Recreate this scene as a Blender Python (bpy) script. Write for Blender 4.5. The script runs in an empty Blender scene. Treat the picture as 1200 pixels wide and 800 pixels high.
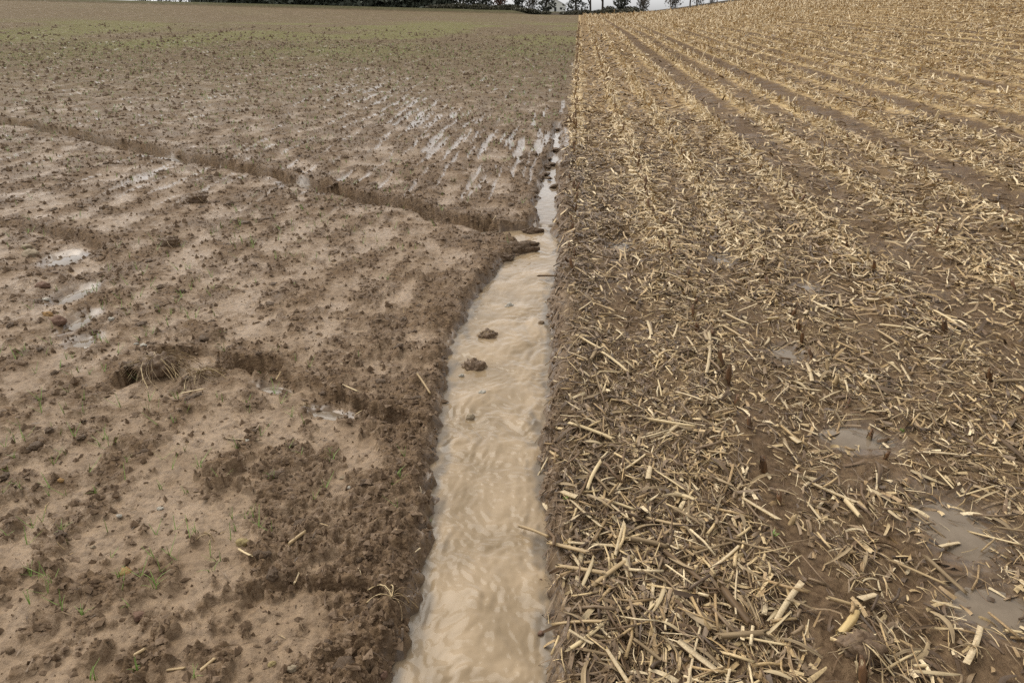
import bpy, math, random
import numpy as np

# ------------------------------------------------------------------ camera, sky, sun, exposure
scene = bpy.context.scene
F_PX, CAM_H, HORIZON, VPX = 880.0, 1.6, 14.0, 672.0      # in pixels of the 1200 x 800 photograph
PITCH = math.atan((400 - HORIZON) / F_PX)
YAW = math.atan((VPX - 600) * math.cos(PITCH) / F_PX)
cam_data = bpy.data.cameras.new('camera')
cam_data.sensor_width = 36.0
cam_data.lens = F_PX / 1200 * 36.0
cam_data.clip_start = 0.05
cam_data.clip_end = 6000
cam = bpy.data.objects.new('camera', cam_data)
scene.collection.objects.link(cam)
cam.location = (0, 0, CAM_H)
cam.rotation_euler = (math.pi / 2 - PITCH, 0, YAW)
scene.camera = cam

SUN_EL, SUN_AZ = math.radians(56), math.radians(-54)       # azimuth from +Y towards +X
world = bpy.data.worlds.new('World')
scene.world = world
world.use_nodes = True
wn = world.node_tree.nodes
wl = world.node_tree.links
wn.clear()
sky = wn.new('ShaderNodeTexSky')
sky.sky_type = 'NISHITA'
sky.sun_disc = False
sky.sun_elevation = SUN_EL
sky.sun_rotation = SUN_AZ
sky.air_density = 1.0
sky.dust_density = 1.5
sky.ozone_density = 1.0
hs = wn.new('ShaderNodeHueSaturation')
hs.inputs['Saturation'].default_value = 0.04
bg = wn.new('ShaderNodeBackground')
bg.inputs['Strength'].default_value = 0.122
wo = wn.new('ShaderNodeOutputWorld')
wl.new(sky.outputs[0], hs.inputs['Color'])
wl.new(hs.outputs[0], bg.inputs['Color'])
wl.new(bg.outputs[0], wo.inputs['Surface'])

sun_data = bpy.data.lights.new('sun', 'SUN')
sun_data.energy = 1.5
sun_data.angle = math.radians(58)
sun_data.color = (1.0, 0.95, 0.86)
sun = bpy.data.objects.new('sun', sun_data)
scene.collection.objects.link(sun)
sun.rotation_euler = (math.pi / 2 - SUN_EL, 0, math.pi - SUN_AZ)
sun.location = (0, 20, 30)

scene.view_settings.view_transform = 'Standard'
scene.view_settings.look = 'None'
scene.view_settings.exposure = 0.78
scene.view_settings.gamma = 1.0
scene.cycles.max_bounces = 5
scene.cycles.diffuse_bounces = 3
scene.cycles.glossy_bounces = 2
scene.cycles.transmission_bounces = 2
scene.cycles.use_denoising = False

# ------------------------------------------------------------------ noise
U32 = np.uint32


def hash2(ix, iy, s):
    with np.errstate(over='ignore'):
        n = ix.astype(np.int64).astype(U32) * U32(374761393) + iy.astype(np.int64).astype(U32) * U32(668265263) \
            + U32((s * 1442695041) & 0xffffffff)
        n ^= n >> U32(13)
        n *= U32(1274126177)
        n ^= n >> U32(16)
        n *= U32(2246822519)
        n ^= n >> U32(13)
    return n


def perlin(x, y, s=0):
    x = np.asarray(x, dtype=np.float64)
    y = np.asarray(y, dtype=np.float64)
    x0, y0 = np.floor(x), np.floor(y)
    fx, fy = x - x0, y - y0
    ux, uy = fx * fx * fx * (fx * (fx * 6 - 15) + 10), fy * fy * fy * (fy * (fy * 6 - 15) + 10)

    def g(i, j):
        a = hash2(x0 + i, y0 + j, s).astype(np.float32) * np.float32(2 * math.pi / 4294967296.0)
        return np.cos(a) * (fx - i) + np.sin(a) * (fy - j)
    a = g(0, 0)
    b = g(1, 0)
    c = g(0, 1)
    d = g(1, 1)
    top = a + (b - a) * ux
    return (top + ((c + (d - c) * ux) - top) * uy) * 1.5


def fbm(x, y, octv=3, s=0, gain=0.5):
    t = 0
    a = 1.0
    for o in range(octv):
        t = t + a * perlin(x, y, s + o * 17)
        x = x * 2.03 + 5.1
        y = y * 2.03 - 3.7
        a *= gain
    return t


def worley(x, y, s=0):
    """nearest-feature distance and the nearest cell's random number"""
    x0, y0 = np.floor(x), np.floor(y)
    best = np.full(x.shape, 9.0)
    rnd = np.zeros(x.shape)
    for i in (-1, 0, 1):
        for j in (-1, 0, 1):
            h = hash2(x0 + i, y0 + j, s)
            jx = (h & U32(0xffff)).astype(np.float64) / 65536
            jy = (h >> U32(16)).astype(np.float64) / 65536
            d = (x0 + i + jx - x) ** 2 + (y0 + j + jy - y) ** 2
            m = d < best
            best = np.where(m, d, best)
            rnd = np.where(m, (jx * 7.13 + jy * 3.77) % 1.0, rnd)
    return np.sqrt(best), rnd


def lumps(x, y, size, s, lo=0.15):
    wx = x + size * .35 * perlin(x / size * 1.6, y / size * 1.6, s + 5)
    wy = y + size * .35 * perlin(x / size * 1.6 + 31, y / size * 1.6, s + 6)
    f, r = worley(wx / size, wy / size, s)
    return np.sqrt(np.clip(1 - (f / .72) ** 2, 0, 1)) * (lo + (1 - lo) * r * r)


def sstep(a, b, v):
    t = np.clip((v - a) / (b - a), 0, 1)
    return t * t * (3 - 2 * t)


# ------------------------------------------------------------------ pixel -> place
cp, sp, cyw, syw = math.cos(PITCH), math.sin(PITCH), math.cos(YAW), math.sin(YAW)
FWD = np.array([-syw * cp, cyw * cp, -sp])
RIGHT = np.array([cyw, syw, 0])
UP = np.cross(RIGHT, FWD)


def bend(y):
    q = np.asarray(y, dtype=np.float64) - 10
    return 0.004 * (q + np.sqrt(q * q + 30)) - .005


FIELD_END = 105.0


def macro(x, y):
    """large shape of the land: rises gently away from the camera, a hill on the right, a rise on the left"""
    x = np.asarray(x, dtype=np.float64)
    y = np.asarray(y, dtype=np.float64)
    ya = np.clip(y, -30, 260)
    z = np.where(ya < 40, .016 * ya, .64 + (np.minimum(ya, FIELD_END) - 40) * .0088)
    u = x - bend(np.minimum(y, 120))
    ur = np.clip(u, 0, 60)
    hill = np.where(ur < 20, .0042 * ur * ur, 1.68 + (ur - 20) * .15)
    ul = np.clip(-u - 2, 0, 160)
    rise = .024 * ul * ul / (ul + 3)
    dip = -.35 * np.exp(-((y - 62) / 16) ** 2) * sstep(6, 25, -u)
    fade = 1 - sstep(FIELD_END + 12, FIELD_END + 120, y)
    return z + (hill + rise + dip) * fade


def ray(px, py):
    return FWD + RIGHT * (px - 600) / F_PX + UP * (400 - py) / F_PX


def P(px, py, dz=0.0):
    d = ray(px, py)
    z = 0.0
    for i in range(50):
        t = (z - CAM_H) / d[2]
        z = .5 * z + .5 * (float(macro(d[0] * t, d[1] * t)) + dz)
    return d[0] * t, d[1] * t


def at_depth(px, y):
    """x where the column px meets the vertical plane at distance y, near the horizon"""
    d = ray(px, HORIZON)
    return d[0] / d[1] * y


# ------------------------------------------------------------------ stream outline
EDGE_PX = [(860, 452, 640), (800, 468, 642), (760, 480, 646), (700, 495, 641), (650, 505, 637), (600, 513, 636), (560, 510, 630),
           (520, 517, 630), (480, 522, 637), (450, 527, 643), (420, 529, 644), (400, 535, 643), (380, 547, 640),
           (360, 555, 638), (340, 567, 645), (320, 584, 650), (308, 592, 652), (298, 612, 653), (290, 612, 653),
           (285, 600, 652), (281, 572, 650), (276, 570, 646), (273, 580, 640), (269, 625, 643)]
WATER_DROP = .052
_e = [(P(l, py, -WATER_DROP), P(r, py, -WATER_DROP)) for py, l, r in EDGE_PX]
CH_YL = np.array([a[1] for a, b in _e])
CH_XL = np.array([a[0] for a, b in _e])
CH_YR = np.array([b[1] for a, b in _e])
CH_XR = np.array([b[0] for a, b in _e])
Y_FALL = float(CH_YL[-1])
UP_PX = [(267, 629, 645), (250, 630, 647), (238, 630, 649), (225, 634, 649), (210, 637, 650), (198, 641, 651), (185, 645, 653), (172, 649, 655), (155, 650, 656), (148, 653, 655)]
UP_DROP = .042
_e = [(P(l, py, -UP_DROP), P(r, py, -UP_DROP)) for py, l, r in UP_PX]
UP_YL = np.array([a[1] for a, b in _e])
UP_XL = np.array([a[0] for a, b in _e])
UP_YR = np.array([b[1] for a, b in _e])
UP_XR = np.array([b[0] for a, b in _e])
Y_UP_END = float(UP_YL[-1])


def poly_px(pts):
    return [P(*p) for p in pts]


# ruts: the ground drops towards the camera along these lines
RUTS = [  # (points, width of groove, depth, ridge)
    (poly_px([(-160, 118), (0, 140), (60, 150), (130, 166), (240, 187), (330, 203), (440, 232), (530, 252), (590, 268)]), .08, .15, .05),
    (poly_px([(-120, 250), (0, 262), (60, 268), (112, 284)]), .06, .065, .045),
    (poly_px([(112, 284), (124, 330), (130, 370), (112, 402)]), .06, .03, .035),
    (poly_px([(150, 440), (195, 418), (245, 414), (310, 428), (380, 462), (430, 486), (520, 500)]), .05, .07, .045),
    (poly_px([(310, 662), (345, 668), (400, 688), (470, 700)]), .03, .03, .03),
    (poly_px([(255, 706), (290, 700), (330, 684)]), .026, .026, .028),
    (poly_px([(380, 368), (450, 385), (530, 380)]), .04, .014, .022),
    (poly_px([(120, 500), (60, 520), (-30, 545)]), .05, .02, .02),
]
# puddles: (centre px, half-size across m, half-size along m, depth, rotation deg)
PUDDLES = [
    ((74, 300), .13, .20, .04, 0), ((84, 340), .10, .22, .05, -8), ((92, 372), .08, .2, .05, 0), ((97, 395), .10, .10, .045, 0),
    ((342, 212), .16, .16, .03, 0), ((385, 481), .13, .05, .035, -15), ((316, 450), .10, .04, .035, -10),
    ((185, 182), .20, .14, .03, 0),
    ((1012, 508), .16, .13, .03, 0), ((1120, 610), .17, .24, .03, 8), ((1165, 705), .16, .13, .03, 8),
    ((848, 302), .10, .18, .03, 0), ((728, 284), .12, .20, .03, 0), ((925, 412), .11, .12, .03, 0), ((950, 335), .1, .14, .03, 0),
]
PUD = []
for (ppx, a, b, dep, rot) in PUDDLES:
    c_ = P(*ppx)
    PUD.append((c_[0], c_[1], a, b, dep, math.radians(rot)))

ROWS = [.05, .68, 1.22, 1.92] + [1.92 + .70 * k for k in range(1, 90)]
ROWS_A = np.array(ROWS)
LIT_RND = np.random.RandomState(4).uniform(.35, .98, len(ROWS) + 2)
LIT_RND[:4] = [.95, .95, .9, .85]
LIT_RND[4:9] = [.40, .62, .36, .85, .45]


def row_info(u):
    i = np.clip(np.searchsorted(ROWS_A, u), 1, len(ROWS) - 1)
    a, b = ROWS_A[i - 1], ROWS_A[i]
    dist = np.minimum(np.abs(u - a), np.abs(b - u))
    return dist, LIT_RND[i]


def seg_dist(x, y, pts):
    """distance to a polyline and the side (+ on the far side)"""
    best = np.full(x.shape, 1e9)
    side = np.ones(x.shape)
    for (ax, ay), (bx, by) in zip(pts[:-1], pts[1:]):
        dx, dy = bx - ax, by - ay
        L2 = dx * dx + dy * dy
        t = np.clip(((x - ax) * dx + (y - ay) * dy) / L2, 0, 1)
        ex, ey = x - ax - t * dx, y - ay - t * dy
        d = np.sqrt(ex * ex + ey * ey)
        m = d < best
        best = np.where(m, d, best)
        side = np.where(m, np.sign(dx * ey - dy * ex + 1e-9), side)
    return best, side


def channel(x, y):
    """signed distance inside the water edge (positive in water), for the lower and the upper run"""
    wob = .018 * perlin(x / .09, y / .09, 71) + .012 * perlin(x / .035, y / .035, 72)
    xl = np.interp(y, CH_YL, CH_XL)
    xr = np.interp(y, CH_YR, CH_XR)
    s1 = np.minimum(x - xl, xr - x) + wob
    s1 = np.minimum(s1, (Y_FALL + .03 - y) * .7)
    xl = np.interp(y, UP_YL, UP_XL)
    xr = np.interp(y, UP_YR, UP_XR)
    s2 = np.minimum(x - xl, xr - x) + wob * 1.1 + .045 * perlin(x / .16, y / .3, 73)
    s2 = np.minimum(s2, np.minimum(y - Y_FALL - .02, (Y_UP_END - y) * .3))
    return s1, s2


def litter(u, y, d):
    """how thickly the chopped stalks lie (0..1+) on the stubble side"""
    dist, dens = row_info(u)
    f = sstep(-.13, .05, u + .05 * perlin(u / .1, y / .15, 11))
    row = np.exp(-(dist / .13) ** 2)
    t = dens * (.72 + .5 * fbm(u / .5, y / 1.6, 2, 12)) + .42 * row
    # muddy wheelings close to the camera
    line = .72 + .05 * (y - 1.5)
    t = t * (1 - .95 * np.exp(-((u - line - .05 * perlin(u, y / .4, 16)) / .16) ** 2) * (1 - sstep(2.6, 3.8, y)))
    line2 = 1.16 + .02 * (y - 1.5)
    t = t * (1 - .88 * np.exp(-((u - line2) / .22) ** 2) * (1 - sstep(2.6, 3.4, y)) * sstep(-.35, .2, fbm(u / .3, y / .4, 2, 15) + .25))
    for (px_, py_, a, b, dep, rot) in PUD[8:]:
        r2 = ((u + bend(y) - px_) / (a * 1.1)) ** 2 + ((y - py_) / (b * 1.1)) ** 2
        t = t * (1 - .75 * np.exp(-r2))
    edge_m = 1 - .5 * np.exp(-((u + .02) / .13) ** 2) * (1 - sstep(6, 9, y))
    t = t * edge_m
    lo = np.where(dens > .8, .8, .50)
    t = t * (1 - sstep(5, 11, d) * (1 - (lo + (1 - lo) * np.exp(-(dist / .17) ** 2))))
    return np.clip(t, 0, 1.4) * f


def terrain(x, y, full=False):
    x = np.asarray(x, dtype=np.float64)
    y = np.asarray(y, dtype=np.float64)
    d = np.hypot(x, y)
    cell = np.maximum(.003, .0032 * d * (1 + np.minimum(d, 13) / 5))

    def w(l):
        return np.clip((l / cell - 1.2) / 2.0, 0, 1)
    u = x - bend(y)
    zm = macro(x, y)
    right = sstep(-.05, .05, u + .03 * perlin(x / .12, y / .12, 3) + .07 * sstep(4, 12, y) * perlin(x / .3, y / .7, 4))
    s1, s2 = channel(x, y)
    sw = np.maximum(s1, s2)
    near_bank = np.exp(-(np.clip(-sw, 0, 9) / .33) ** 2) * (y < 12) * (1 - right)
    # ---- ruts
    rut_z = 0
    rut_near = 0
    for k, (pts, wd, dep, ridge) in enumerate(RUTS):
        q, sd = seg_dist(x, y, pts)
        q = q * sd + .07 * perlin(x / .55, y / .55, 45 + k) * min(1, wd / .06) + .05 * perlin(x / .22, y / .22, 40 + k) + .028 * perlin(x / .07, y / .07, 50 + k) + .014 * perlin(x / .028, y / .028, 55 + k)
        brk = (.62 if k == 0 else .42) + (.38 if k == 0 else .58) * sstep(-.5, .4, perlin(x / .4, y / .4, 60 + k) + .3 * perlin(x / .12, y / .12, 65 + k))
        rut_z = rut_z + brk * (.55 * ridge * np.exp(-((q - .9 * wd) / (.75 * wd)) ** 2) - dep * sstep(wd * .5, -wd * .05, q) * np.exp(-(np.clip(q + .1 * wd, -9, 0) / (1.3 * wd)) ** 2))
        rut_near = np.maximum(rut_near, brk * np.exp(-((q - .6 * wd) / (1.5 * wd)) ** 2))
    rut_z = rut_z * (1 - right)
    # ---- seedbed on the left
    an = fbm(x / .17 + .15 * perlin(x / .4, y / .4, 9), y / .62, 3, 20)
    iso = fbm(x / .30, y / .30, 3, 24)
    patch = fbm(x / 1.7, y / 1.9, 2, 28)
    bias = .02 + .16 * patch + .32 * near_bank + .55 * rut_near + .10 * sstep(3, 8, d) - .10 * (1 - sstep(-1.1, -.5, x)) * (1 - sstep(2.2, 3.2, d)) + .5 * np.exp(-((u + .13) / .13) ** 2) * sstep(8, 11, y)
    clod = sstep(-.20, .34, .34 * an + .34 * iso + .36 * fbm(x / .075, y / .085, 3, 27, .6) * np.minimum(1, w(.07) + .3) + bias)
    wet = sstep(.36, .70, fbm(x / .085 + .3 * perlin(x / .5, y / .5, 30), y / 2.0, 3, 31, .55) + .62 * np.exp(-((u + 1.7 + .5 * (y - 10.5)) / 1.15) ** 2 - ((y - 12.5) / 5.5) ** 2) + .30 * np.exp(-((u + 3.2) / 2.5) ** 2 - ((y - 7.5) / 2) ** 2) - .2
                + .35 * np.exp(-((u + .3) / .35) ** 2 - ((y - 9.5) / 3.0) ** 2)) * sstep(5.2, 6.6, y) * (1 - right) * (1 - sstep(26, 34, y))
    wet = wet * (1 - sstep(.2, .5, rut_near))
    clod = clod * (1 - .7 * wet)
    l1 = lumps(x, y, .105, 100, .2) * w(.085)
    l2 = lumps(x, y, .047, 110, .25) * w(.036)
    l3 = lumps(x, y, .022, 120, .3) * w(.018)
    l4 = lumps(x, y, .011, 125, .3) * w(.009)
    lb = lumps(x, y, .24, 130) * w(.24) * sstep(3, 10, d)
    rg = 1 - np.abs(perlin(x / .03, y / .03, 141)) * 2
    crumb = .026 * l1 + .021 * l2 + .013 * l3 + .006 * l4 + .005 * rg * w(.03) + .004 * perlin(x / .011, y / .011, 142) * w(.011)
    big = sstep(.1, .5, iso + .4 * near_bank)
    zl = .016 * fbm(x / .8, y / 1.3, 2, 33) + .013 * fbm(x / .19, y / .6, 2, 35) + .004 * perlin(x / .05, y / .06, 36) * w(.05) \
        + .0026 * perlin(x / .022, y / .025, 37) * w(.017) - .006 * sstep(.25, .6, perlin(x / .06, y / .07, 38)) * w(.05) \
        + sstep(.15, .6, clod) * (crumb * (.75 + .6 * big + .35 * near_bank) + .004) - .012 * clod * np.abs(perlin(x / .09, y / .09, 143)) + .035 * lb * (.3 + .7 * clod) + (.004 * l2 + .005 * l3 + .002 * l4) * (1 - clod) * sstep(-.2, .5, perlin(x / .12, y / .12, 144))
    zl = zl - .012 * wet
    # ---- stubble on the right
    dist, dens = row_info(u)
    lit = litter(u, y, d)
    zr = .018 * fbm(x / .35, y / .5, 3, 80) + .02 * np.exp(-(dist / .14) ** 2) + .008 * l1 + .010 * l2 + .005 * l3 \
        + .012 * lit * (perlin(x / .06, y / .06, 84) * w(.06) + perlin(x / .025, y / .03, 85) * w(.025)) \
        + .05 * lb * sstep(8, 20, d) * lit - .03 * np.exp(-((u - 1.16) / .2) ** 2) * (1 - sstep(2.8, 3.6, y))
    z = zl * (1 - right) + zr * right + rut_z
    # ---- puddle hollows
    pud = np.zeros(x.shape)
    for (px_, py_, a, b, dep, rot) in PUD:
        c, s = math.cos(rot), math.sin(rot)
        ex, ey = (x - px_) * c + (y - py_) * s, -(x - px_) * s + (y - py_) * c
        g = np.exp(-((ex / a) ** 2 + (ey / b) ** 2))
        z = z * (1 - .6 * g) - dep * 1.25 * g
        pud = np.maximum(pud, g)
    # ---- the channel
    bankn = .012 * perlin(x / .05, y / .05, 90)
    k1 = sstep(-.03 - .05 * (1 - right), .045, s1 + bankn * 1.3)
    k2 = sstep(-.07, .02, s2 + bankn)
    z = z + .03 * np.exp(-((u + .03) / .07) ** 2) * sstep(Y_FALL, Y_FALL + .4, y) * (1 - sstep(10, 12, y))
    z = z * (1 - k1) + k1 * (-.115 + .02 * l1)
    z = z * (1 - k2) + k2 * (-.072 + .11 * np.maximum(l1, .7 * l2) * sstep(-.05, .35, perlin(x / .15, y / .35, 74)) * sstep(7.0, 7.8, y))
    # beyond the field: a low grassy bank
    far = sstep(FIELD_END, FIELD_END + 2, y)
    z = z * (1 - far) + far * (.45 * sstep(FIELD_END, FIELD_END + 3, y) * sstep(6, 9, -u))
    zt = zm + z
    if not full:
        return zt
    wet = np.maximum(wet, .9 * sstep(.15, .5, pud))
    wet = np.maximum(wet, sstep(-.07, -.01, sw))
    green = sstep(18, 34, d) * (1 - .75 * sstep(48, 66, d)) * (1 - right) * sstep(-.5, .5, fbm(x / 6, y / 9, 2, 95) + .1)
    green = np.maximum(np.clip(green * (.9 + .7 * np.exp(-((u + 7) / 9) ** 2)), 0, 1), .12 * sstep(5, 18, d) * (1 - right))
    bank_grass = far * sstep(6, 9, -u)
    return zt, dict(clod=clod * (1 - right), wet=wet, right=right * (1 - far), lit=lit * (1 - far), green=green * (1 - far), bank=far,
                    bankgreen=bank_grass, rowd=dist, far=sstep(9, 26, d), farr=sstep(4, 13, d))


def ground_z(x, y):
    return float(terrain(np.array([x]), np.array([y]))[0])


# ------------------------------------------------------------------ materials
def mat(name):
    m = bpy.data.materials.new(name)
    m.use_nodes = True
    nt = m.node_tree
    nt.nodes.clear()
    out = nt.nodes.new('ShaderNodeOutputMaterial')
    b = nt.nodes.new('ShaderNodeBsdfPrincipled')
    nt.links.new(b.outputs[0], out.inputs['Surface'])
    return m, nt, b


class NT:
    def __init__(self, nt):
        self.nt = nt

    def n(self, t, **kw):
        o = self.nt.nodes.new(t)
        for k, v in kw.items():
            setattr(o, k, v)
        return o

    def link(self, a, b):
        self.nt.links.new(a, b)

    def attr(self, name):
        a = self.n('ShaderNodeAttribute')
        a.attribute_name = name
        return a.outputs['Fac']

    def acol(self, name):
        a = self.n('ShaderNodeAttribute')
        a.attribute_name = name
        return a.outputs['Color']

    def math(self, op, a, b=None, c=None, clamp=False):
        m = self.n('ShaderNodeMath', operation=op, use_clamp=clamp)
        for i, v in enumerate((a, b, c)):
            if v is None:
                continue
            if isinstance(v, (int, float)):
                m.inputs[i].default_value = v
            else:
                self.link(v, m.inputs[i])
        return m.outputs[0]

    def mix(self, f, a, b, blend='MIX'):
        m = self.n('ShaderNodeMix', data_type='RGBA', blend_type=blend)
        for i, v in ((0, f), (6, a), (7, b)):
            if isinstance(v, (int, float)):
                m.inputs[i].default_value = v
            elif isinstance(v, tuple):
                m.inputs[i].default_value = (*v, 1)
            else:
                self.link(v, m.inputs[i])
        return m.outputs[2]

    def ramp(self, v, a, b, lo=0.0, hi=1.0):
        m = self.n('ShaderNodeMapRange', interpolation_type='SMOOTHSTEP')
        self.link(v, m.inputs[0])
        for i, q in ((1, a), (2, b), (3, lo), (4, hi)):
            m.inputs[i].default_value = q
        return m.outputs[0]

    def coords(self, scale=(1, 1, 1), rot=0.0, space='Object'):
        t = self.n('ShaderNodeTexCoord')
        m = self.n('ShaderNodeMapping')
        m.inputs['Scale'].default_value = scale
        m.inputs['Rotation'].default_value = (0, 0, rot)
        self.link(t.outputs[space], m.inputs[0])
        return m.outputs[0]

    def noise(self, vec, scale, detail=3, rough=.55):
        t = self.n('ShaderNodeTexNoise')
        t.inputs['Scale'].default_value = scale
        t.inputs['Detail'].default_value = detail
        t.inputs['Roughness'].default_value = rough
        self.link(vec, t.inputs['Vector'])
        return t.outputs['Fac']

    def bump(self, h, strength, dist, normal=None):
        b = self.n('ShaderNodeBump')
        b.inputs['Strength'].default_value = strength
        b.inputs['Distance'].default_value = dist
        self.link(h, b.inputs['Height'])
        if normal is not None:
            self.link(normal, b.inputs['Normal'])
        return b.outputs[0]


def ground_material():
    m, nt, b = mat('wet_field_soil')
    N = NT(nt)
    co = N.coords()
    n_fine = N.noise(co, 260, 4, .65)
    n_mid = N.noise(co, 38, 4, .6)
    n_low = N.noise(co, 3.2, 3)
    n_spk = N.noise(co, 9, 4, .7)
    clod, wet, right, lit, far = (N.attr(k) for k in ('clod', 'wet', 'right', 'lit', 'far'))
    # seedbed: pale settled silt, dark crumbly clods
    silt = N.mix(N.ramp(n_low, .3, .7), (.225, .152, .090), (.312, .218, .135))
    silt = N.mix(N.ramp(n_mid, .35, .75), silt, (.150, .102, .063))
    soil = N.mix(N.ramp(n_mid, .3, .7), (.070, .041, .021), (.172, .111, .061))  # low bump spots darker: shade of the cracks put into the colour
    soil = N.mix(N.ramp(n_fine, .5, .72), soil, (.205, .138, .082))
    silt = N.mix(N.ramp(n_fine, .56, .74), silt, (.14, .092, .054))
    cf = N.math('ADD', clod, N.math('MULTIPLY', N.math('SUBTRACT', n_mid, .5), 1.4))
    cf = N.math('ADD', cf, N.math('MULTIPLY', N.math('MULTIPLY', N.math('SUBTRACT', n_spk, .5), 2.6), far))
    cf = N.math('MULTIPLY_ADD', N.attr('farr'), .38, cf)
    cf = N.ramp(cf, .0, 1.0)
    left = N.mix(cf, silt, soil)
    left = N.mix(N.math('MULTIPLY', far, .4), left, (.165, .137, .098))
    left = N.mix(N.math('MULTIPLY', N.attr('green'), N.ramp(n_spk, .35, .62)), left, (.165, .165, .06))
    # stubble side: mud, darkened for contact shade in straw gaps, under a felt of fibres
    mud = N.mix(N.ramp(n_mid, .3, .7), (.078, .048, .027), (.150, .098, .056))
    fib = None
    for k, (rot, sx, sy) in enumerate(((.3, 300, 26), (1.25, 280, 24), (2.2, 320, 28), (2.8, 260, 22))):
        f = N.noise(N.coords((sx, sy, 20), rot), 1.0, 1, .5)
        f = N.ramp(f, .60, .68)
        fib = f if fib is None else N.math('MAXIMUM', fib, f)
    fcol = N.mix(N.ramp(n_fine, .35, .65), (.17, .115, .062), (.42, .31, .165))
    litc = N.math('MULTIPLY', lit, N.math('ADD', N.math('MULTIPLY', fib, .75), .05), clamp=True)
    near_r = N.mix(litc, mud, fcol)
    # far straw: too small to pick apart
    sp2 = N.noise(N.coords((1, .35, 1)), 16, 4, .75)
    strawf = N.mix(N.ramp(sp2, .38, .60), (.10, .064, .034), (.33, .22, .105))
    rowl = N.ramp(N.attr('rowd'), .03, .18, 1.0, 0.0)
    strawf = N.mix(N.math('MULTIPLY', rowl, N.ramp(N.noise(co, 5, 3), .35, .6)), strawf, (.50, .365, .185))
    farr = N.mix(N.ramp(N.math('ADD', lit, N.math('MULTIPLY', N.math('SUBTRACT', n_spk, .5), .8)), .05, .55), mud, strawf)
    rcol = N.mix(N.attr('farr'), near_r, farr)
    col = N.mix(right, left, rcol)
    grass = N.mix(N.ramp(n_low, .3, .7), (.075, .078, .036), (.115, .10, .055))
    verge = N.mix(N.attr('bankgreen'), (.055, .042, .026), grass)
    col = N.mix(N.attr('bank'), col, verge)
    col = N.mix(N.math('MULTIPLY', wet, .25), col, (.10, .075, .052))
    nt.links.new(col, b.inputs['Base Color'])
    r = N.math('MULTIPLY_ADD', cf, .22, .50)
    r = N.math('MULTIPLY_ADD', n_mid, .2, r)
    r = N.math('SUBTRACT', r, N.math('MULTIPLY', N.ramp(n_low, .40, .60), .22))
    r = N.math('MULTIPLY', r, N.ramp(wet, .2, .8, 1.0, .42))
    nt.links.new(r, b.inputs['Roughness'])
    sp = N.math('MULTIPLY_ADD', N.math('MAXIMUM', far, right), -.15, .20)
    sp = N.math('MULTIPLY_ADD', wet, .32, sp)
    nt.links.new(sp, b.inputs['Specular IOR Level'])
    r = N.math('ADD', r, N.math('MULTIPLY', far, .25), clamp=True)
    nt.links.new(r, b.inputs['Roughness'])
    h = N.math('ADD', N.math('MULTIPLY', n_fine, .35), n_mid)
    vo = N.n('ShaderNodeTexVoronoi')
    vo.inputs['Scale'].default_value = 75
    nt.links.new(co, vo.inputs['Vector'])
    h2 = N.math('MULTIPLY', N.math('SUBTRACT', 1.0, vo.outputs['Distance']), N.math('MULTIPLY_ADD', cf, .55, .12))
    h = N.math('ADD', h, h2)
    nm = N.bump(h, .8, .010)
    bn = nm.node
    nb = N.bump(n_spk, .9, .07, nm)
    nt.links.new(N.math('MULTIPLY', far, N.ramp(wet, .1, .6, .9, .05)), nb.node.inputs['Strength'])
    nm = nb
    nt.links.new(N.ramp(wet, .1, .7, .85, .06), bn.inputs['Strength'])
    nt.links.new(nm, b.inputs['Normal'])
    return m


def water_material(name, c1, c2, rough=.10):
    m, nt, b = mat(name)
    N = NT(nt)
    co = N.coords()
    f = N.ramp(N.noise(co, 11, 4, .6), .32, .68)
    if name == 'turbid_stream_water':
        f = N.math('MULTIPLY_ADD', N.ramp(N.attr('plume_sheen'), -.6, .7), .65, N.math('MULTIPLY', f, .35))  # lobe tone follows the waves: turbidity plus sky reflection painted into the colour
        base = N.mix(N.attr('deep'), (.165, .130, .092), N.mix(f, c1, c2))  # thin margin shows mud; its grey also paints in sky reflection
    else:
        base = N.mix(f, c1, c2)
    nt.links.new(base, b.inputs['Base Color'])
    b.inputs['Roughness'].default_value = rough
    b.inputs['IOR'].default_value = 1.33
    nm = N.bump(N.noise(N.coords((1, .7, 1)), 60, 2, .5), .12, .003)
    nt.links.new(nm, b.inputs['Normal'])
    return m


def litter_material():
    m, nt, b = mat('chopped_straw')
    N = NT(nt)
    co = N.coords()
    n = N.noise(co, 160, 3, .6)
    col = N.mix(N.ramp(n, .3, .75), N.acol('col'), N.mix(.5, N.acol('col'), (.10, .066, .036)))
    nt.links.new(col, b.inputs['Base Color'])
    b.inputs['Roughness'].default_value = .52
    b.inputs['Specular IOR Level'].default_value = .35
    return m


def plain(name, c1, c2, scale, rough=.6, bump=.3, dist=.004, stretch=(1, 1, 1), spec=.35, lo=.3, hi=.7):
    m, nt, b = mat(name)
    N = NT(nt)
    co = N.coords(stretch)
    n = N.noise(co, scale, 4, .6)
    nt.links.new(N.mix(N.ramp(n, lo, hi), c1, c2), b.inputs['Base Color'])
    b.inputs['Roughness'].default_value = rough
    b.inputs['Specular IOR Level'].default_value = spec
    if bump:
        nt.links.new(N.bump(n, bump, dist), b.inputs['Normal'])
    return m


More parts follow.
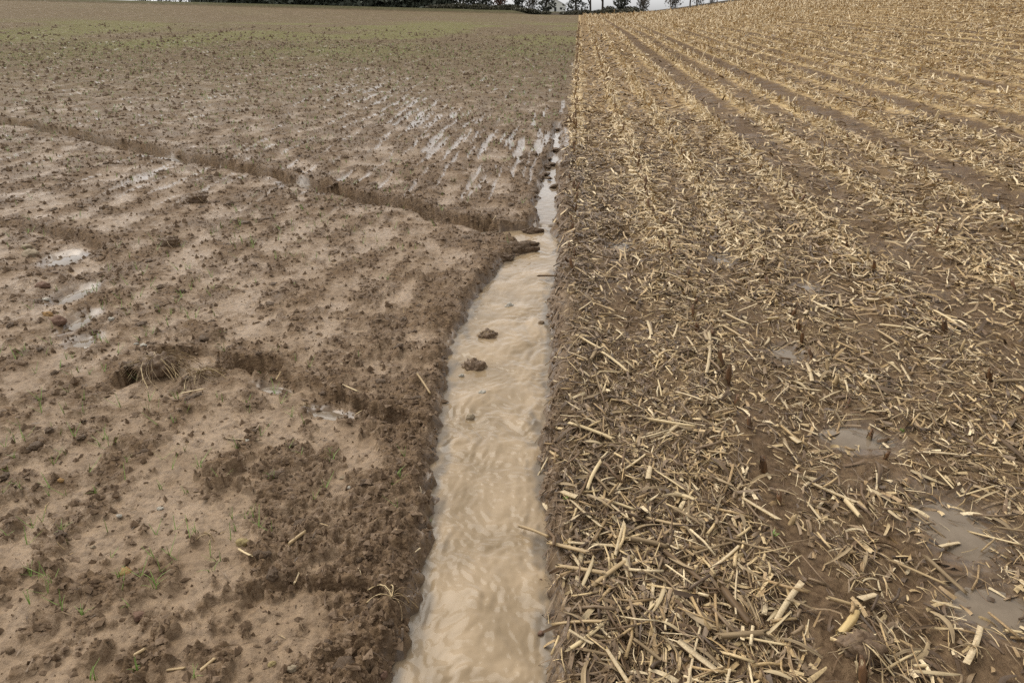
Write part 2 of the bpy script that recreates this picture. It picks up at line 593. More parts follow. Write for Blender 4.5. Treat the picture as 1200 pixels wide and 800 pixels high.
M_GROUND = ground_material()
M_STREAM = water_material('turbid_stream_water', (.230, .168, .101), (.345, .255, .160), .15)
M_PUDDLE = water_material('puddle_water', (.15, .115, .08), (.19, .148, .105), .05)
M_UPPER = water_material('shallow_runoff_water', (.19, .145, .10), (.24, .185, .13), .08)
M_LITTER = litter_material()
M_CRUMB = plain('crumbly_soil', (.098, .060, .033), (.185, .122, .070), 60, .72, .6, .006)
M_CLOD = plain('dark_wet_clod', (.092, .056, .031), (.175, .115, .066), 45, .62, .8, .008)
S_ = (1, 1, .08)
M_ST = [plain('pale_straw', (.60, .47, .27), (.44, .32, .165), 90, .5, .25, .002, S_),
        plain('tan_straw', (.42, .30, .155), (.27, .185, .095), 90, .5, .25, .002, S_),
        plain('grey_brown_straw', (.27, .195, .112), (.155, .108, .06), 90, .65, .25, .002, S_, .15),
        plain('wet_brown_straw', (.155, .096, .048), (.085, .054, .029), 90, .55, .25, .002, S_, .2),
        plain('yellow_straw', (.56, .41, .19), (.38, .26, .105), 90, .5, .25, .002, S_)]
M_STUB = plain('russet_stub', (.18, .092, .040), (.085, .048, .026), 70, .55, .3, .002, S_)
M_STUBP = plain('straw_stub', (.48, .35, .18), (.28, .19, .095), 70, .55, .3, .002, S_)
M_PITH = plain('pale_pith', (.55, .44, .28), (.38, .28, .16), 200, .8, .4, .002)
M_BLADE = plain('seedling_green', (.13, .24, .035), (.22, .30, .075), 30, .45, 0)
M_ROOT = plain('dry_root_fibre', (.36, .26, .14), (.17, .115, .066), 60, .6, 0)

# ------------------------------------------------------------------ scene helpers
COL = scene.collection


def link(o, parent=None):
    COL.objects.link(o)
    if parent is not None:
        o.parent = parent
    return o


def tag(o, label=None, category=None, group=None, kind=None):
    for k, v in (('label', label), ('category', category), ('group', group), ('kind', kind)):
        if v is not None:
            o[k] = v
    return o


def big_mesh(name, verts, faces, material, smooth=True, attrs=None, cols=None):
    """faces: (n,3) or (n,4) int array"""
    me = bpy.data.meshes.new(name)
    nv, nf, k = len(verts), len(faces), faces.shape[1]
    me.vertices.add(nv)
    me.vertices.foreach_set('co', np.ascontiguousarray(verts, dtype=np.float32).ravel())
    me.loops.add(nf * k)
    me.loops.foreach_set('vertex_index', np.ascontiguousarray(faces, dtype=np.int32).ravel())
    me.polygons.add(nf)
    me.polygons.foreach_set('loop_start', np.arange(0, nf * k, k, dtype=np.int32))
    me.polygons.foreach_set('loop_total', np.full(nf, k, dtype=np.int32))
    me.polygons.foreach_set('use_smooth', np.full(nf, smooth, dtype=bool))
    me.update(calc_edges=True)
    for an, av in (attrs or {}).items():
        a = me.attributes.new(an, 'FLOAT', 'POINT')
        a.data.foreach_set('value', np.ascontiguousarray(av, dtype=np.float32).ravel())
    if cols is not None:
        a = me.attributes.new('col', 'FLOAT_COLOR', 'POINT')
        c4 = np.ones((nv, 4), dtype=np.float32)
        c4[:, :3] = cols
        a.data.foreach_set('color', c4.ravel())
    me.materials.append(material)
    return me


def small_mesh(name, verts, faces, materials, mat_idx=None, smooth=True):
    me = bpy.data.meshes.new(name)
    me.from_pydata([tuple(map(float, v)) for v in verts], [], [tuple(map(int, f)) for f in faces])
    for m in (materials if isinstance(materials, list) else [materials]):
        me.materials.append(m)
    for i, p in enumerate(me.polygons):
        p.use_smooth = smooth
        if mat_idx is not None:
            p.material_index = mat_idx[i]
    me.update()
    return me


# ------------------------------------------------------------------ the ground: one sheet to the horizon
def build_ground():
    rows = [.05, .3, .6, .8]
    dcur = .9
    while dcur < 190:
        rows.append(dcur)
        dd = 1.3 * (dcur * dcur + 2.56) / (1.6 * 751)
        dcur += min(max(dd, .0055), .0125 * dcur)
    while dcur < 5000:
        rows.append(dcur)
        dcur *= 1.08
    rows = np.array(rows)
    c0 = -YAW
    dense = np.arange(-.84, .84, .0023) + c0
    a = np.linspace(dense[-1], dense[0] + 2 * math.pi, 130)[1:-1]
    th = np.concatenate([dense, a])
    nr, nc = len(rows), len(th)
    D, T = np.meshgrid(rows, th, indexing='ij')
    X = (D * np.sin(T)).ravel()
    Y = (D * np.cos(T)).ravel()
    z, at = terrain(X, Y, True)
    V = np.stack([X, Y, z], 1)
    i = np.arange(nr - 1)[:, None] * nc
    j = np.arange(nc)[None, :]
    j2 = (j + 1) % nc
    Fq = np.stack([(i + j), (i + j2), (i + nc + j2), (i + nc + j)], -1).reshape(-1, 4)[:, ::-1]
    me = big_mesh('ground', V, Fq, M_GROUND, True, at)
    o = link(bpy.data.objects.new('ground', me))
    tag(o, 'brown muddy ploughland of seedbed and stubble reaching to the trees', 'ground', kind='structure')
    # close the tiny hole under the camera
    print('ground', nr, nc, len(Fq))
    return o


build_ground()


# ------------------------------------------------------------------ water
def water_height(X, Y, s, amp):
    wx = X + .05 * perlin(X / .2, Y / .25, 210)
    wy = Y + .07 * perlin(X / .2, Y / .25, 212)
    p1 = perlin(wx / .20, wy / .24, 214)
    p2 = perlin(wx / .10, wy / .13, 215)
    p3 = perlin(wx / .05, wy / .06, 219)
    crest = 1 - np.sqrt(p2 * p2 + .012)
    p4 = perlin(wx / .032 + 9, wy / .045, 221)
    cr = .45 * p1 + .36 * np.sqrt(p2 * p2 + .004) + .17 * np.sqrt(p3 * p3 + .003) + .05 * p4 + .14 * crest ** 3 * sstep(-.1, .5, p1)
    fine = .07 * perlin(wx / .026, wy / .034, 216) + .03 * perlin(wx / .012, wy / .016, 217)
    mask = .4 + .6 * sstep(-.3, .4, perlin(X / .3, Y / .5, 218))
    return amp * (cr * mask + fine) * sstep(0, .06, s), p1 + .5 * p2


def build_stream():
    ys = [.9]
    while ys[-1] < Y_FALL + .05:
        ys.append(ys[-1] + .0065 * max(1, ys[-1] / 2.4))
    ys = np.array(ys)
    nx = 96
    t = np.linspace(0, 1, nx)
    xl = np.interp(ys, CH_YL, CH_XL) - .09
    xr = np.interp(ys, CH_YR, CH_XR) + .09
    X = xl[:, None] + (xr - xl)[:, None] * t
    Y = np.repeat(ys[:, None], nx, 1)
    s1, _ = channel(X, Y)
    wh, plume_sheen = water_height(X, Y, s1 + .02, .038 - .020 * sstep(2, 5, Y))
    z = macro(X * 0 - .2, Y) - WATER_DROP + .004 + wh
    V = np.stack([X, Y, z], -1).reshape(-1, 3)
    i = np.arange(len(ys) - 1)[:, None] * nx
    j = np.arange(nx - 1)[None, :]
    Fq = np.stack([i + j, i + j + 1, i + nx + j + 1, i + nx + j], -1).reshape(-1, 4)
    o = link(bpy.data.objects.new('stream', big_mesh('stream', V, Fq, M_STREAM, True, dict(plume_sheen=plume_sheen, deep=sstep(-.02, .05, s1 + .05 * fbm(X / .06, Y / .16, 3, 222))))))
    tag(o, 'tan turbid runoff water flowing down the channel between the two fields', 'stream', kind='structure')
    # calmer run above the little fall
    ys = np.arange(Y_FALL - .08, Y_UP_END + .1, .02)
    nx = 40
    t = np.linspace(0, 1, nx)
    xl = np.interp(ys, UP_YL, UP_XL) - .05
    xr = np.interp(ys, UP_YR, UP_XR) + .04
    X = xl[:, None] + (xr - xl)[:, None] * t
    Y = np.repeat(ys[:, None], nx, 1)
    z = macro(X * 0 - .2, Y) - UP_DROP + .0015 * perlin(X / .05, Y / .05, 230) - .016 * sstep(6.6, 7.4, Y) - .06 * (1 - sstep(Y_FALL, Y_FALL + .16, Y + .05 * perlin(X / .06, Y / .06, 231)))
    V = np.stack([X, Y, z], -1).reshape(-1, 3)
    i = np.arange(len(ys) - 1)[:, None] * nx
    j = np.arange(nx - 1)[None, :]
    Fq = np.stack([i + j, i + j + 1, i + nx + j + 1, i + nx + j], -1).reshape(-1, 4)
    o = link(bpy.data.objects.new('shallow_runoff', big_mesh('shallow_runoff', V, Fq, M_UPPER)))
    tag(o, 'pale shallow water lying in the furrow above the little fall', 'stream', kind='structure')


build_stream()

for k, (cx, cy, a, b, dep, rot) in enumerate(PUD):
    ang = np.linspace(0, 2 * math.pi, 48, endpoint=False)
    rr = np.concatenate([[0.0], np.repeat([.5, 1.0, 1.5], 48)])
    aa = np.concatenate([[0.0], np.tile(ang, 3)])
    ex, ey = rr * np.cos(aa) * a, rr * np.sin(aa) * b
    c, s = math.cos(rot), math.sin(rot)
    gx, gy = cx + ex * c - ey * s, cy + ex * s + ey * c
    gz = terrain(gx, gy) - macro(gx, gy)
    lev = np.percentile(gz[rr <= .5], 40) + .008
    V = np.stack([gx - cx, gy - cy, macro(gx, gy) - macro(cx, cy) - .11 * np.clip(rr - .75, 0, 9) ** 2], 1)
    zc = float(macro(cx, cy)) + lev
    fs = [(0, 1 + i, 1 + (i + 1) % 48) for i in range(48)]
    for r in range(2):
        for i in range(48):
            p, q = 1 + r * 48 + i, 1 + r * 48 + (i + 1) % 48
            fs.append((p, p + 48, q + 48, q))
    o = link(bpy.data.objects.new('puddle', small_mesh('puddle', V, fs, M_PUDDLE)))
    o.location = (cx, cy, zc)
    tag(o, 'shallow puddle of still water in a hollow of the %s' % ('seedbed mud' if k < 8 else 'stubble wheelings'), 'puddle', kind='structure')

# ------------------------------------------------------------------ chopped straw litter
RS = np.random.RandomState(11)
PAL = np.array([(.72, .57, .35), (.57, .42, .22), (.45, .31, .15), (.34, .225, .108), (.25, .17, .095), (.19, .127, .072), (.13, .077, .038), (.08, .050, .029)])
PAL_W_NEAR = np.array([.10, .12, .14, .13, .13, .13, .14, .11])
PAL_W_FAR = np.array([.08, .13, .17, .18, .14, .12, .11, .07])


def scatter(n, d0, d1, power, azmin, azmax):
    """points in a sector, density ~ d^-power"""
    q = RS.rand(n)
    e = 2 - power
    d = (d0 ** e + q * (d1 ** e - d0 ** e)) ** (1 / e)
    az = azmin + RS.rand(n) * (azmax - azmin)
    return d * np.sin(az), d * np.cos(az), d


def strips(x, y, L, W, nseg, nacross, lift, tilt_s, curl, far, palw, jit=1.0, along=None):
    """a batch of curled ribbons lying on the ground -> verts, quads, colours"""
    n = len(x)
    ang = RS.rand(n) * 2 * math.pi
    # many lie along the wheelings
    m = RS.rand(n) < .35
    ang = np.where(m, math.radians(90) + RS.randn(n) * .5, ang)
    if along is not None:
        ang = math.radians(along) + RS.randn(n) * .45
    tx, ty = np.cos(ang), np.sin(ang)
    gz0 = terrain(x - tx * L * .35, y - ty * L * .35)
    gz1 = terrain(x + tx * L * .35, y + ty * L * .35)
    gzc = terrain(x, y)
    base = np.maximum(np.maximum((gz0 + gz1) / 2, gzc), 0 * gzc - 9)
    slope = np.clip((gz1 - gz0) / (.7 * L), -.7, .7) + RS.randn(n) * tilt_s
    z0 = base + lift
    t = np.linspace(-.5, .5, nseg + 1)
    s = np.linspace(-.5, .5, nacross)
    bendh = RS.randn(n) * .06 * L            # sideways sweep
    bendv = (RS.rand(n) - .3) * curl * .5 * L    # up/down curl
    roll0 = RS.randn(n) * .5
    roll1 = RS.randn(n) * .5
    width = np.ones(nseg + 1)
    V = np.zeros((n, nseg + 1, nacross, 3))
    cup = (RS.rand(n) - .3) * .6
    tap = RS.rand(n) * .7
    for i, tt in enumerate(t):
        cx = x + tx * tt * L - ty * bendh * (tt * tt * 4 - .5)
        cyy = y + ty * tt * L + tx * bendh * (tt * tt * 4 - .5)
        cz = z0 + slope * tt * L - bendv * (tt * tt * 4 - .4)
        roll = roll0 + roll1 * tt * 2
        wv = W * (1 - tap * (tt + .5) ** 2)
        cr_, sr_ = np.cos(roll), np.sin(roll)
        for j, ss in enumerate(s):
            off = ss * wv
            hgt = cup * wv * (.25 - ss * ss) * 2
            V[:, i, j, 0] = cx - ty * (off * cr_)
            V[:, i, j, 1] = cyy + tx * (off * cr_)
            V[:, i, j, 2] = cz + off * sr_ + hgt
    vb = (nseg + 1) * nacross
    f = []
    for i in range(nseg):
        for j in range(nacross - 1):
            a = i * nacross + j
            f.append((a, a + 1, a + nacross + 1, a + nacross))
    f = np.array(f)
    Fq = (np.arange(n)[:, None, None] * vb + f[None]).reshape(-1, 4)
    ci = RS.choice(len(PAL), n, p=palw / palw.sum())
    rd, _ = row_info(x - bend(y))
    on_row = (rd < .12) & (RS.rand(n) < .8) & (np.hypot(x, y) > 5)
    ci = np.where(on_row, RS.randint(0, 3, n), ci)
    uu_ = x - bend(y)
    wetp = (np.hypot(x, y) < 9) & (RS.rand(n) < np.where(uu_ < .16, .78, np.where(uu_ < .4, .35, .08)))
    ci = np.where(wetp, RS.randint(4, 8, n), ci)
    c = PAL[ci] * (.82 + .36 * RS.rand(n))[:, None]
    C = np.repeat(c, vb, 0)
    return V.reshape(-1, 3), Fq, C


def tubes(x, y, L, R, lift, sides, palw):
    n = len(x)
    ang = RS.rand(n) * 2 * math.pi
    m = RS.rand(n) < .3
    ang = np.where(m, math.radians(92) + RS.randn(n) * .5, ang)
    tx, ty = np.cos(ang), np.sin(ang)
    gz0 = terrain(x - tx * L * .4, y - ty * L * .4)
    gz1 = terrain(x + tx * L * .4, y + ty * L * .4)
    gzc = terrain(x, y)
    z0 = np.maximum((gz0 + gz1) / 2, gzc) + lift
    slope = np.clip((gz1 - gz0) / (.8 * L), -.5, .5) + RS.randn(n) * .10
    ts = np.array([-.5, -.5, 0, .5, .5])
    rs = np.array([.35, 1, 1, .92, .3])
    dl = np.array([.02, 0, 0, 0, -.02])
    sag = RS.randn(n) * .05 * L
    flat = .55 + .45 * RS.rand(n)
    V = np.zeros((n, 5, sides, 3))
    for i in range(5):
        tt = ts[i] + dl[i]
        cx = x + tx * tt * L - ty * sag * (tt * tt * 4)
        cyy = y + ty * tt * L + tx * sag * (tt * tt * 4)
        cz = z0 + slope * tt * L
        for j in range(sides):
            a = 2 * math.pi * j / sides + .3
            lo, hi = math.cos(a) * R * rs[i], math.sin(a) * R * rs[i] * flat
            V[:, i, j, 0] = cx - ty * lo
            V[:, i, j, 1] = cyy + tx * lo
            V[:, i, j, 2] = cz + hi
    f = []
    for i in range(4):
        for j in range(sides):
            a, b2 = i * sides + j, i * sides + (j + 1) % sides
            f.append((a, b2, b2 + sides, a + sides))
    vb = 5 * sides
    Fq = (np.arange(n)[:, None, None] * vb + np.array(f)[None]).reshape(-1, 4)
    ci = RS.choice(len(PAL), n, p=palw / palw.sum())
    c = PAL[ci] * (.85 + .35 * RS.rand(n))[:, None]
    return V.reshape(-1, 3), Fq, np.repeat(c, vb, 0)


def keep_litter(x, y, d, gain=1.0, edge=-.02):
    u = x - bend(y)
    s1, s2 = channel(x, y)
    p = litter(u, y, d) ** (1 + .5 * sstep(8, 16, d)) * gain
    return (RS.rand(len(x)) < p) & (s1 < -edge) & (s2 < -edge)


def build_litter():
    parts = []
    azL, azR = -.16, .80

    def add(r):
        off = sum(len(p[0]) for p in parts)
        parts.append((r[0], r[1] + off, r[2]))
    # near: leaf and husk shreds
    x, y, d = scatter(26000, 1.0, 4.2, 1.0, azL, azR)
    k = keep_litter(x, y, d)
    x, y = x[k], y[k]
    n = len(x)
    add(strips(x, y, .02 + .08 * RS.rand(n) ** 1.7, .003 + .013 * RS.rand(n) ** 2.0, 4, 3, .002 + .016 * RS.rand(n) ** 1.5, .10, .30, False, PAL_W_NEAR))
    # near: fine fibres
    x, y, d = scatter(15000, 1.0, 4.2, 1.0, azL, azR)
    k = keep_litter(x, y, d, 1.1)
    x, y = x[k], y[k]
    n = len(x)
    add(strips(x, y, .03 + .08 * RS.rand(n) ** 1.5, .0012 + .0018 * RS.rand(n), 3, 2, .003 + .016 * RS.rand(n), .12, .3, False, PAL_W_NEAR))
    # near: stalk pieces
    x, y, d = scatter(3200, 1.0, 4.2, 1.0, azL, azR)
    k = keep_litter(x, y, d)
    x, y = x[k], y[k]
    n = len(x)
    add(tubes(x, y, .03 + .12 * RS.rand(n) ** 1.6, .0018 + .004 * RS.rand(n) ** 1.8, .006 + .02 * RS.rand(n), 6, PAL_W_NEAR))
    # middle distance
    x, y, d = scatter(80000, 4.2, 12, 1.35, azL, azR)
    k = keep_litter(x, y, d, .95)
    x, y = x[k], y[k]
    n = len(x)
    d = np.hypot(x, y)
    add(strips(x, y, (.035 + .11 * RS.rand(n) ** 1.5) * (.8 + .05 * d), (.004 + .009 * RS.rand(n) ** 1.6) * (.6 + .12 * d), 2, 2, .004 + .025 * RS.rand(n), .22, .3, False, PAL_W_FAR))
    # farther
    x, y, d = scatter(100000, 12, 60, 1.3, azL, azR)
    k = keep_litter(x, y, d, .9) & (RS.rand(len(x)) < 1 - .93 * sstep(16, 46, d))
    x, y = x[k], y[k]
    n = len(x)
    d = np.hypot(x, y)
    add(strips(x, y, (.05 + .14 * RS.rand(n)) * (.9 + .016 * d), (.004 + .010 * RS.rand(n)) * (.7 + .10 * d), 1, 2, .01 + .03 * RS.rand(n), .3, .0, True, PAL_W_FAR))
    # straw combed along the stub rows
    ys_, us_ = [], []
    for ri, ru in enumerate(ROWS[1:46]):
        m = 1700
        yy = 7 + 95 * RS.rand(m) ** 1.05
        ys_.append(yy)
        us_.append(ru + RS.randn(m) * (.035 + .0006 * yy))
    y = np.concatenate(ys_)
    x = np.concatenate(us_) + bend(y)
    k = (np.abs(np.arctan2(x, y) + YAW) < .75) & (fbm(x / 1.1, y / 2.2, 2, 19) > -.25)
    x, y = x[k], y[k]
    n = len(x)
    d = np.hypot(x, y)
    add(strips(x, y, (.07 + .12 * RS.rand(n)) * (.9 + .02 * d), (.006 + .008 * RS.rand(n)) * (.75 + .055 * d), 1, 2, .025 + .05 * RS.rand(n), .5, .0, True, np.array([.45, .35, .2, 0, 0, 0, 0, 0]), 1.0, 90))
    V = np.concatenate([p[0] for p in parts])
    Fq = np.concatenate([p[1] for p in parts])
    C = np.concatenate([p[2] for p in parts])
    print('litter quads', len(Fq))
    o = link(bpy.data.objects.new('straw_litter', big_mesh('straw_litter', V, Fq, M_LITTER, True, None, C)))
    tag(o, 'felt of chopped pale and brown maize straw covering the stubble field', 'straw', kind='stuff')
    # stray bits on the seedbed side
    parts.clear()
    x, y, d = scatter(2600, 1.0, 9, 1.2, -.95, .05)
    s1, s2 = channel(x, y)
    k = (x - bend(y) < -.02) & (s1 < -.03) & (s2 < -.03) & (RS.rand(len(x)) < .55)
    x, y = x[k], y[k]
    n = len(x)
    add(strips(x, y, .012 + .05 * RS.rand(n) ** 2, .0015 + .003 * RS.rand(n), 3, 2, .003 + .006 * RS.rand(n), .12, .2, False, PAL_W_FAR))
    V, Fq, C = parts[0]
    o = link(bpy.data.objects.new('straw_scraps', big_mesh('straw_scraps', V, Fq, M_LITTER, True, None, C)))
    tag(o, 'thin scraps of old straw scattered over the bare seedbed', 'straw', kind='stuff')


build_litter()

# ------------------------------------------------------------------ crumbs of soil
ICO_V, ICO_F = None, None


def ico(sub=1):
    import bmesh
    bm = bmesh.new()
    bmesh.ops.create_icosphere(bm, subdivisions=sub, radius=1)
    v = np.array([q.co[:] for q in bm.verts])
    f = np.array([[q.index for q in p.verts] for p in bm.faces])
    bm.free()
    return v, f


def build_crumbs():
    v0, f0 = ico(1)
    v0 = np.array([(1, 0, 0), (-1, 0, 0), (0, 1, 0), (0, -1, 0), (0, 0, 1), (0, 0, -1)], dtype=float)
    f0 = np.array([(0, 2, 4), (2, 1, 4), (1, 3, 4), (3, 0, 4), (2, 0, 5), (1, 2, 5), (3, 1, 5), (0, 3, 5)])
    x, y, d = scatter(98000, 1.0, 14, 1.4, -.90, .10)
    z, at = terrain(x, y, True)
    s1, s2 = channel(x, y)
    k = (RS.rand(len(x)) < (.14 + .86 * at['clod'] ** 1.5) * (1 - sstep(9, 14, d))) & (np.maximum(s1, s2) < -.015) & (at['right'] < .4)
    x, y, z, d = x[k], y[k], z[k], d[k]
    x2, y2, d2 = scatter(24000, 8.5, 48, 1.35, -.85, .02)
    k = (x2 - bend(y2) < -.1) & (RS.rand(len(x2)) < 1 - sstep(20, 48, d2))
    x, y, d = np.concatenate([x, x2[k]]), np.concatenate([y, y2[k]]), np.concatenate([d, d2[k]])
    z0 = z
    z = terrain(x, y)
    n = len(x)
    r = (.0022 + .0095 * RS.rand(n) ** 3.4) * (1 + .10 * d)
    r = np.where(np.arange(n) >= len(z0), (.005 + .013 * RS.rand(n) ** 2.5) * (1 + .07 * d) * sstep(7, 14, d), r)
    V = v0[None] * (1 + .38 * RS.randn(n, len(v0), 1)).clip(.45, 1.7)
    rot = RS.rand(n) * 6.28
    V = np.stack([V[:, :, 0] * np.cos(rot)[:, None] - V[:, :, 1] * np.sin(rot)[:, None], V[:, :, 0] * np.sin(rot)[:, None] + V[:, :, 1] * np.cos(rot)[:, None], V[:, :, 2]], 2)
    V = V * (r[:, None, None]) * (1 + .35 * RS.randn(n, 1, 3)).clip(.5, 1.6)
    V[:, :, 2] *= .8
    V += np.stack([x, y, z + r * .15], 1)[:, None, :]
    Fq = (np.arange(n)[:, None, None] * len(v0) + f0[None]).reshape(-1, 3)
    print('crumb tris', len(Fq))
    o = link(bpy.data.objects.new('soil_crumbs', big_mesh('soil_crumbs', V.reshape(-1, 3), Fq, M_CRUMB, False)))
    tag(o, 'loose dark crumbs of soil strewn over the seedbed', 'soil', kind='stuff')


build_crumbs()


# ------------------------------------------------------------------ lumps: clods and stones
def lump_mesh(name, seed, sub, rough, sq, material, facet=False, freq=2.0):
    v, f = ico(sub)
    rs = np.random.RandomState(seed)
    off = rs.rand(3) * 50
    a = v * freq + off
    n = (perlin(a[:, 0] + a[:, 2] * .7, a[:, 1] - a[:, 2] * .5, seed) + perlin(a[:, 2] + 7 + a[:, 0] * .3, a[:, 0] - a[:, 1] * .6, seed + 1)) * .5
    n2 = perlin(a[:, 0] * 3 + a[:, 2] * 2, a[:, 1] * 3 - a[:, 2] * 2, seed + 2)
    n3 = perlin(a[:, 0] * 8 + a[:, 2] * 5, a[:, 1] * 8 - a[:, 2] * 6, seed + 3)
    v = v * (1 + rough * n + rough * .5 * n2 + rough * .3 * n3)[:, None] * np.array(sq)
    return small_mesh(name, v, f, material, smooth=not facet)


CLOD_MESH = [lump_mesh('clod', 300 + i, 3, .55, (1, .9, .62), M_CLOD, freq=1.7) for i in range(8)]


def put(name, mesh, x, y, scale, rz, sink, label, category, group=None, rx=0.0, z=None):
    o = link(bpy.data.objects.new(name, mesh))
    zz = ground_z(x, y) if z is None else z
    o.location = (x, y, zz + sink)
    o.scale = scale if isinstance(scale, tuple) else (scale, scale, scale)
    o.rotation_euler = (rx, 0, rz)
    return tag(o, label, category, group)


def water_z(y):
    return float(macro(-.2, y)) - WATER_DROP


# clods standing in the stream
def stream_clod(px, py, r, seed, label, straws, rs_seed):
    x, y = P(px, py, -WATER_DROP)
    e = bpy.data.objects.new('soil_clod', None)
    link(e)
    e.location = (x, y, water_z(y))
    body = link(bpy.data.objects.new('sod', lump_mesh('sod', seed, 4, .42, (r, r * .8, r * .75), M_CLOD, freq=2.4)), e)
    body.location = (0, 0, -.004)
    rs = random.Random(rs_seed)
    for k in range(straws):
        a = rs.uniform(0, 6.28)
        L = rs.uniform(.5, 1.1) * r
        w_ = rs.uniform(.0015, .003)
        v = []
        for i in range(4):
            t = i / 3
            hx, hz = r * .30 + L * t * .8, r * .62 - r * .55 * t * t
            v += [(hx * math.cos(a) - w_ * math.sin(a), hx * math.sin(a) * .8 + w_ * math.cos(a), hz),
                  (hx * math.cos(a) + w_ * math.sin(a), hx * math.sin(a) * .8 - w_ * math.cos(a), hz + .001)]
        link(bpy.data.objects.new('straw', small_mesh('straw', v, [(2 * i, 2 * i + 1, 2 * i + 3, 2 * i + 2) for i in range(3)], M_ST[k % 3])), e)
    return tag(e, label, 'clod', 'clods standing in the stream')


stream_clod(572, 394, .052, 401, 'small rounded dark clod in the stream, upstream of a larger one', 9, 1)
stream_clod(556, 430, .056, 402, 'larger dark clod in the stream with a pale straw stuck in it', 7, 2)

for (px, py, r, sq, lab) in [(604, 294, .12, (1.25, .55, .55), 'broken dark sod lying across the side arm of the stream by the fall'),
                             (617, 287, .07, (1.3, .5, .5), 'dark slab of sod jutting over the water below the fall'),
                             (592, 303, .055, (1, .8, .7), 'wet clod on the inner bend of the stream below the fall'),
                             (625, 271, .06, (1.3, .6, .6), 'soil lip clod beside the little fall')]:
    x, y = P(px, py, -.04)
    put('soil_clod', lump_mesh('clod', int(px), 4, .5, sq, M_CLOD, freq=2.0), x, y, r, .2, .0, lab, 'clod', 'clods by the little fall', z=float(macro(x, y)) - .045)

# clods breaking up the shallow run above the fall
rs = random.Random(8)
for i in range(26):
    y = rs.uniform(7.1, 12.0)
    x = float(np.interp(y, UP_YL, UP_XL)) * .5 + float(np.interp(y, UP_YR, UP_XR)) * .5 + rs.gauss(-.05, .09)
    r = rs.uniform(.022, .05)
    put('soil_clod', CLOD_MESH[i % 8], x, y, (r * rs.uniform(.9, 1.5), r * rs.uniform(.9, 1.4), r * .8), rs.uniform(0, 6.28), 0.0,
        'dark clod breaking up the shallow water above the fall', 'clod', 'clods in the shallow run', z=float(macro(x, y)) - .04)
# big clods lying on the seedbed
rs = random.Random(5)
cx_, cy_, cd_ = scatter(900, 1.3, 9, 1.15, -.80, .02)
cz_, cat_ = terrain(cx_, cy_, True)
cs1, cs2 = channel(cx_, cy_)
ok = (cat_['clod'] > .8) & (np.maximum(cs1, cs2) < -.04) & (cx_ < -.15)
idx = np.where(ok)[0][:190]
for i in idx:
    r = (.009 + .015 * rs.random() ** 2.2) * (1 + .09 * cd_[i])
    put('soil_clod', CLOD_MESH[rs.randrange(8)], cx_[i], cy_[i], (r * rs.uniform(.8, 1.3), r * rs.uniform(.8, 1.3), r), rs.uniform(0, 6.28), -r * .12,
        'dark crumbly clod lying on the seedbed mud', 'clod', 'clods lying on the seedbed')


def stone_mat(name, c1, c2):
    return plain(name, tuple(q * .8 for q in c1), tuple(q * .55 for q in c2), 45, .7, .4, .003, spec=.12, lo=.38, hi=.62)


SM = dict(pale=stone_mat('pale_flint', (.44, .35, .24), (.32, .25, .165)), red=stone_mat('reddish_stone', (.26, .155, .105), (.19, .12, .085)),
          orange=stone_mat('orange_stone', (.42, .25, .10), (.30, .18, .08)), yellow=stone_mat('yellow_stone', (.46, .36, .17), (.33, .25, .12)),
          white=stone_mat('white_stone', (.62, .57, .48), (.45, .40, .32)), brown=stone_mat('brown_stone', (.24, .165, .10), (.17, .115, .07)))
STONES = [  # px, py, half-width px, aspect, colour, label
    (37, 298, 10, .55, 'pale', 'pale flat stone beside the rut above the puddle'),
    (31, 291, 6, .6, 'pale', 'little pale stone just behind a pale flat stone'),
    (50, 335, 8, .7, 'red', 'tan rounded stone in mud left of the rut puddle'),
    (68, 375, 10, .7, 'red', 'reddish rounded stone at the edge of the rut puddle'),
    (56, 370, 6, .6, 'orange', 'small orange stone touching a larger reddish one'),
    (53, 348, 4, .6, 'white', 'small white stone between two reddish stones'),
    (149, 672, 10, .6, 'orange', 'orange-brown stone on smooth silt'),
    (162, 724, 9, .55, 'red', 'dull orange flat stone on silt'),
    (285, 639, 8, .7, 'yellow', 'yellow stone beside crumbly soil'),
    (319, 781, 5, .7, 'yellow', 'small yellow stone on dark crumbs'),
    (344, 790, 6, .8, 'pale', 'angular tan stone on dark crumbs'),
    (188, 597, 4, .8, 'white', 'small white chip of stone on silt'),
    (140, 606, 3, .8, 'white', 'tiny white pebble on silt'),
    (72, 566, 4, .7, 'orange', 'small pinkish pebble on silt'),
    (109, 640, 3, .7, 'pale', 'tiny pale pebble on the seedbed'),
    (290, 516, 3, .8, 'white', 'white pebble near a dry stalk end'),
    (169, 408, 4, .7, 'white', 'white pebble above the root clump'),
    (160, 404, 3, .7, 'white', 'tiny white pebble above the root clump'),
    (132, 378, 4, .7, 'white', 'pale pebble right of the rut puddle'),
    (282, 702, 4, .9, 'brown', 'brown angular stone under the crumbling edge'),
    (12, 765, 5, .7, 'brown', 'brown stone on silt'),
    (410, 576, 3, .8, 'white', 'tiny white pebble on the crumbly left bank'),
    (402, 562, 4, .7, 'pale', 'pale pebble on the crumbly left bank'),
    (448, 792, 7, .8, 'red', 'tan stone at the foot of the left bank'),
    (430, 757, 5, .7, 'brown', 'brown pebble on the left bank')]
for k, (px, py, hw, asp, cname, lab) in enumerate(STONES):
    x, y = P(px, py)
    dep = math.sqrt(x * x + y * y + 2.4)
    r = hw / F_PX * dep * 1.0
    put('stone', lump_mesh('stone', 500 + k, 3, .55, (1, .75, asp * .9), SM[cname], freq=1.5), x, y, r * .85, rs.uniform(-.4, .4), r * asp * .12, lab, 'stone', 'stones on the seedbed')
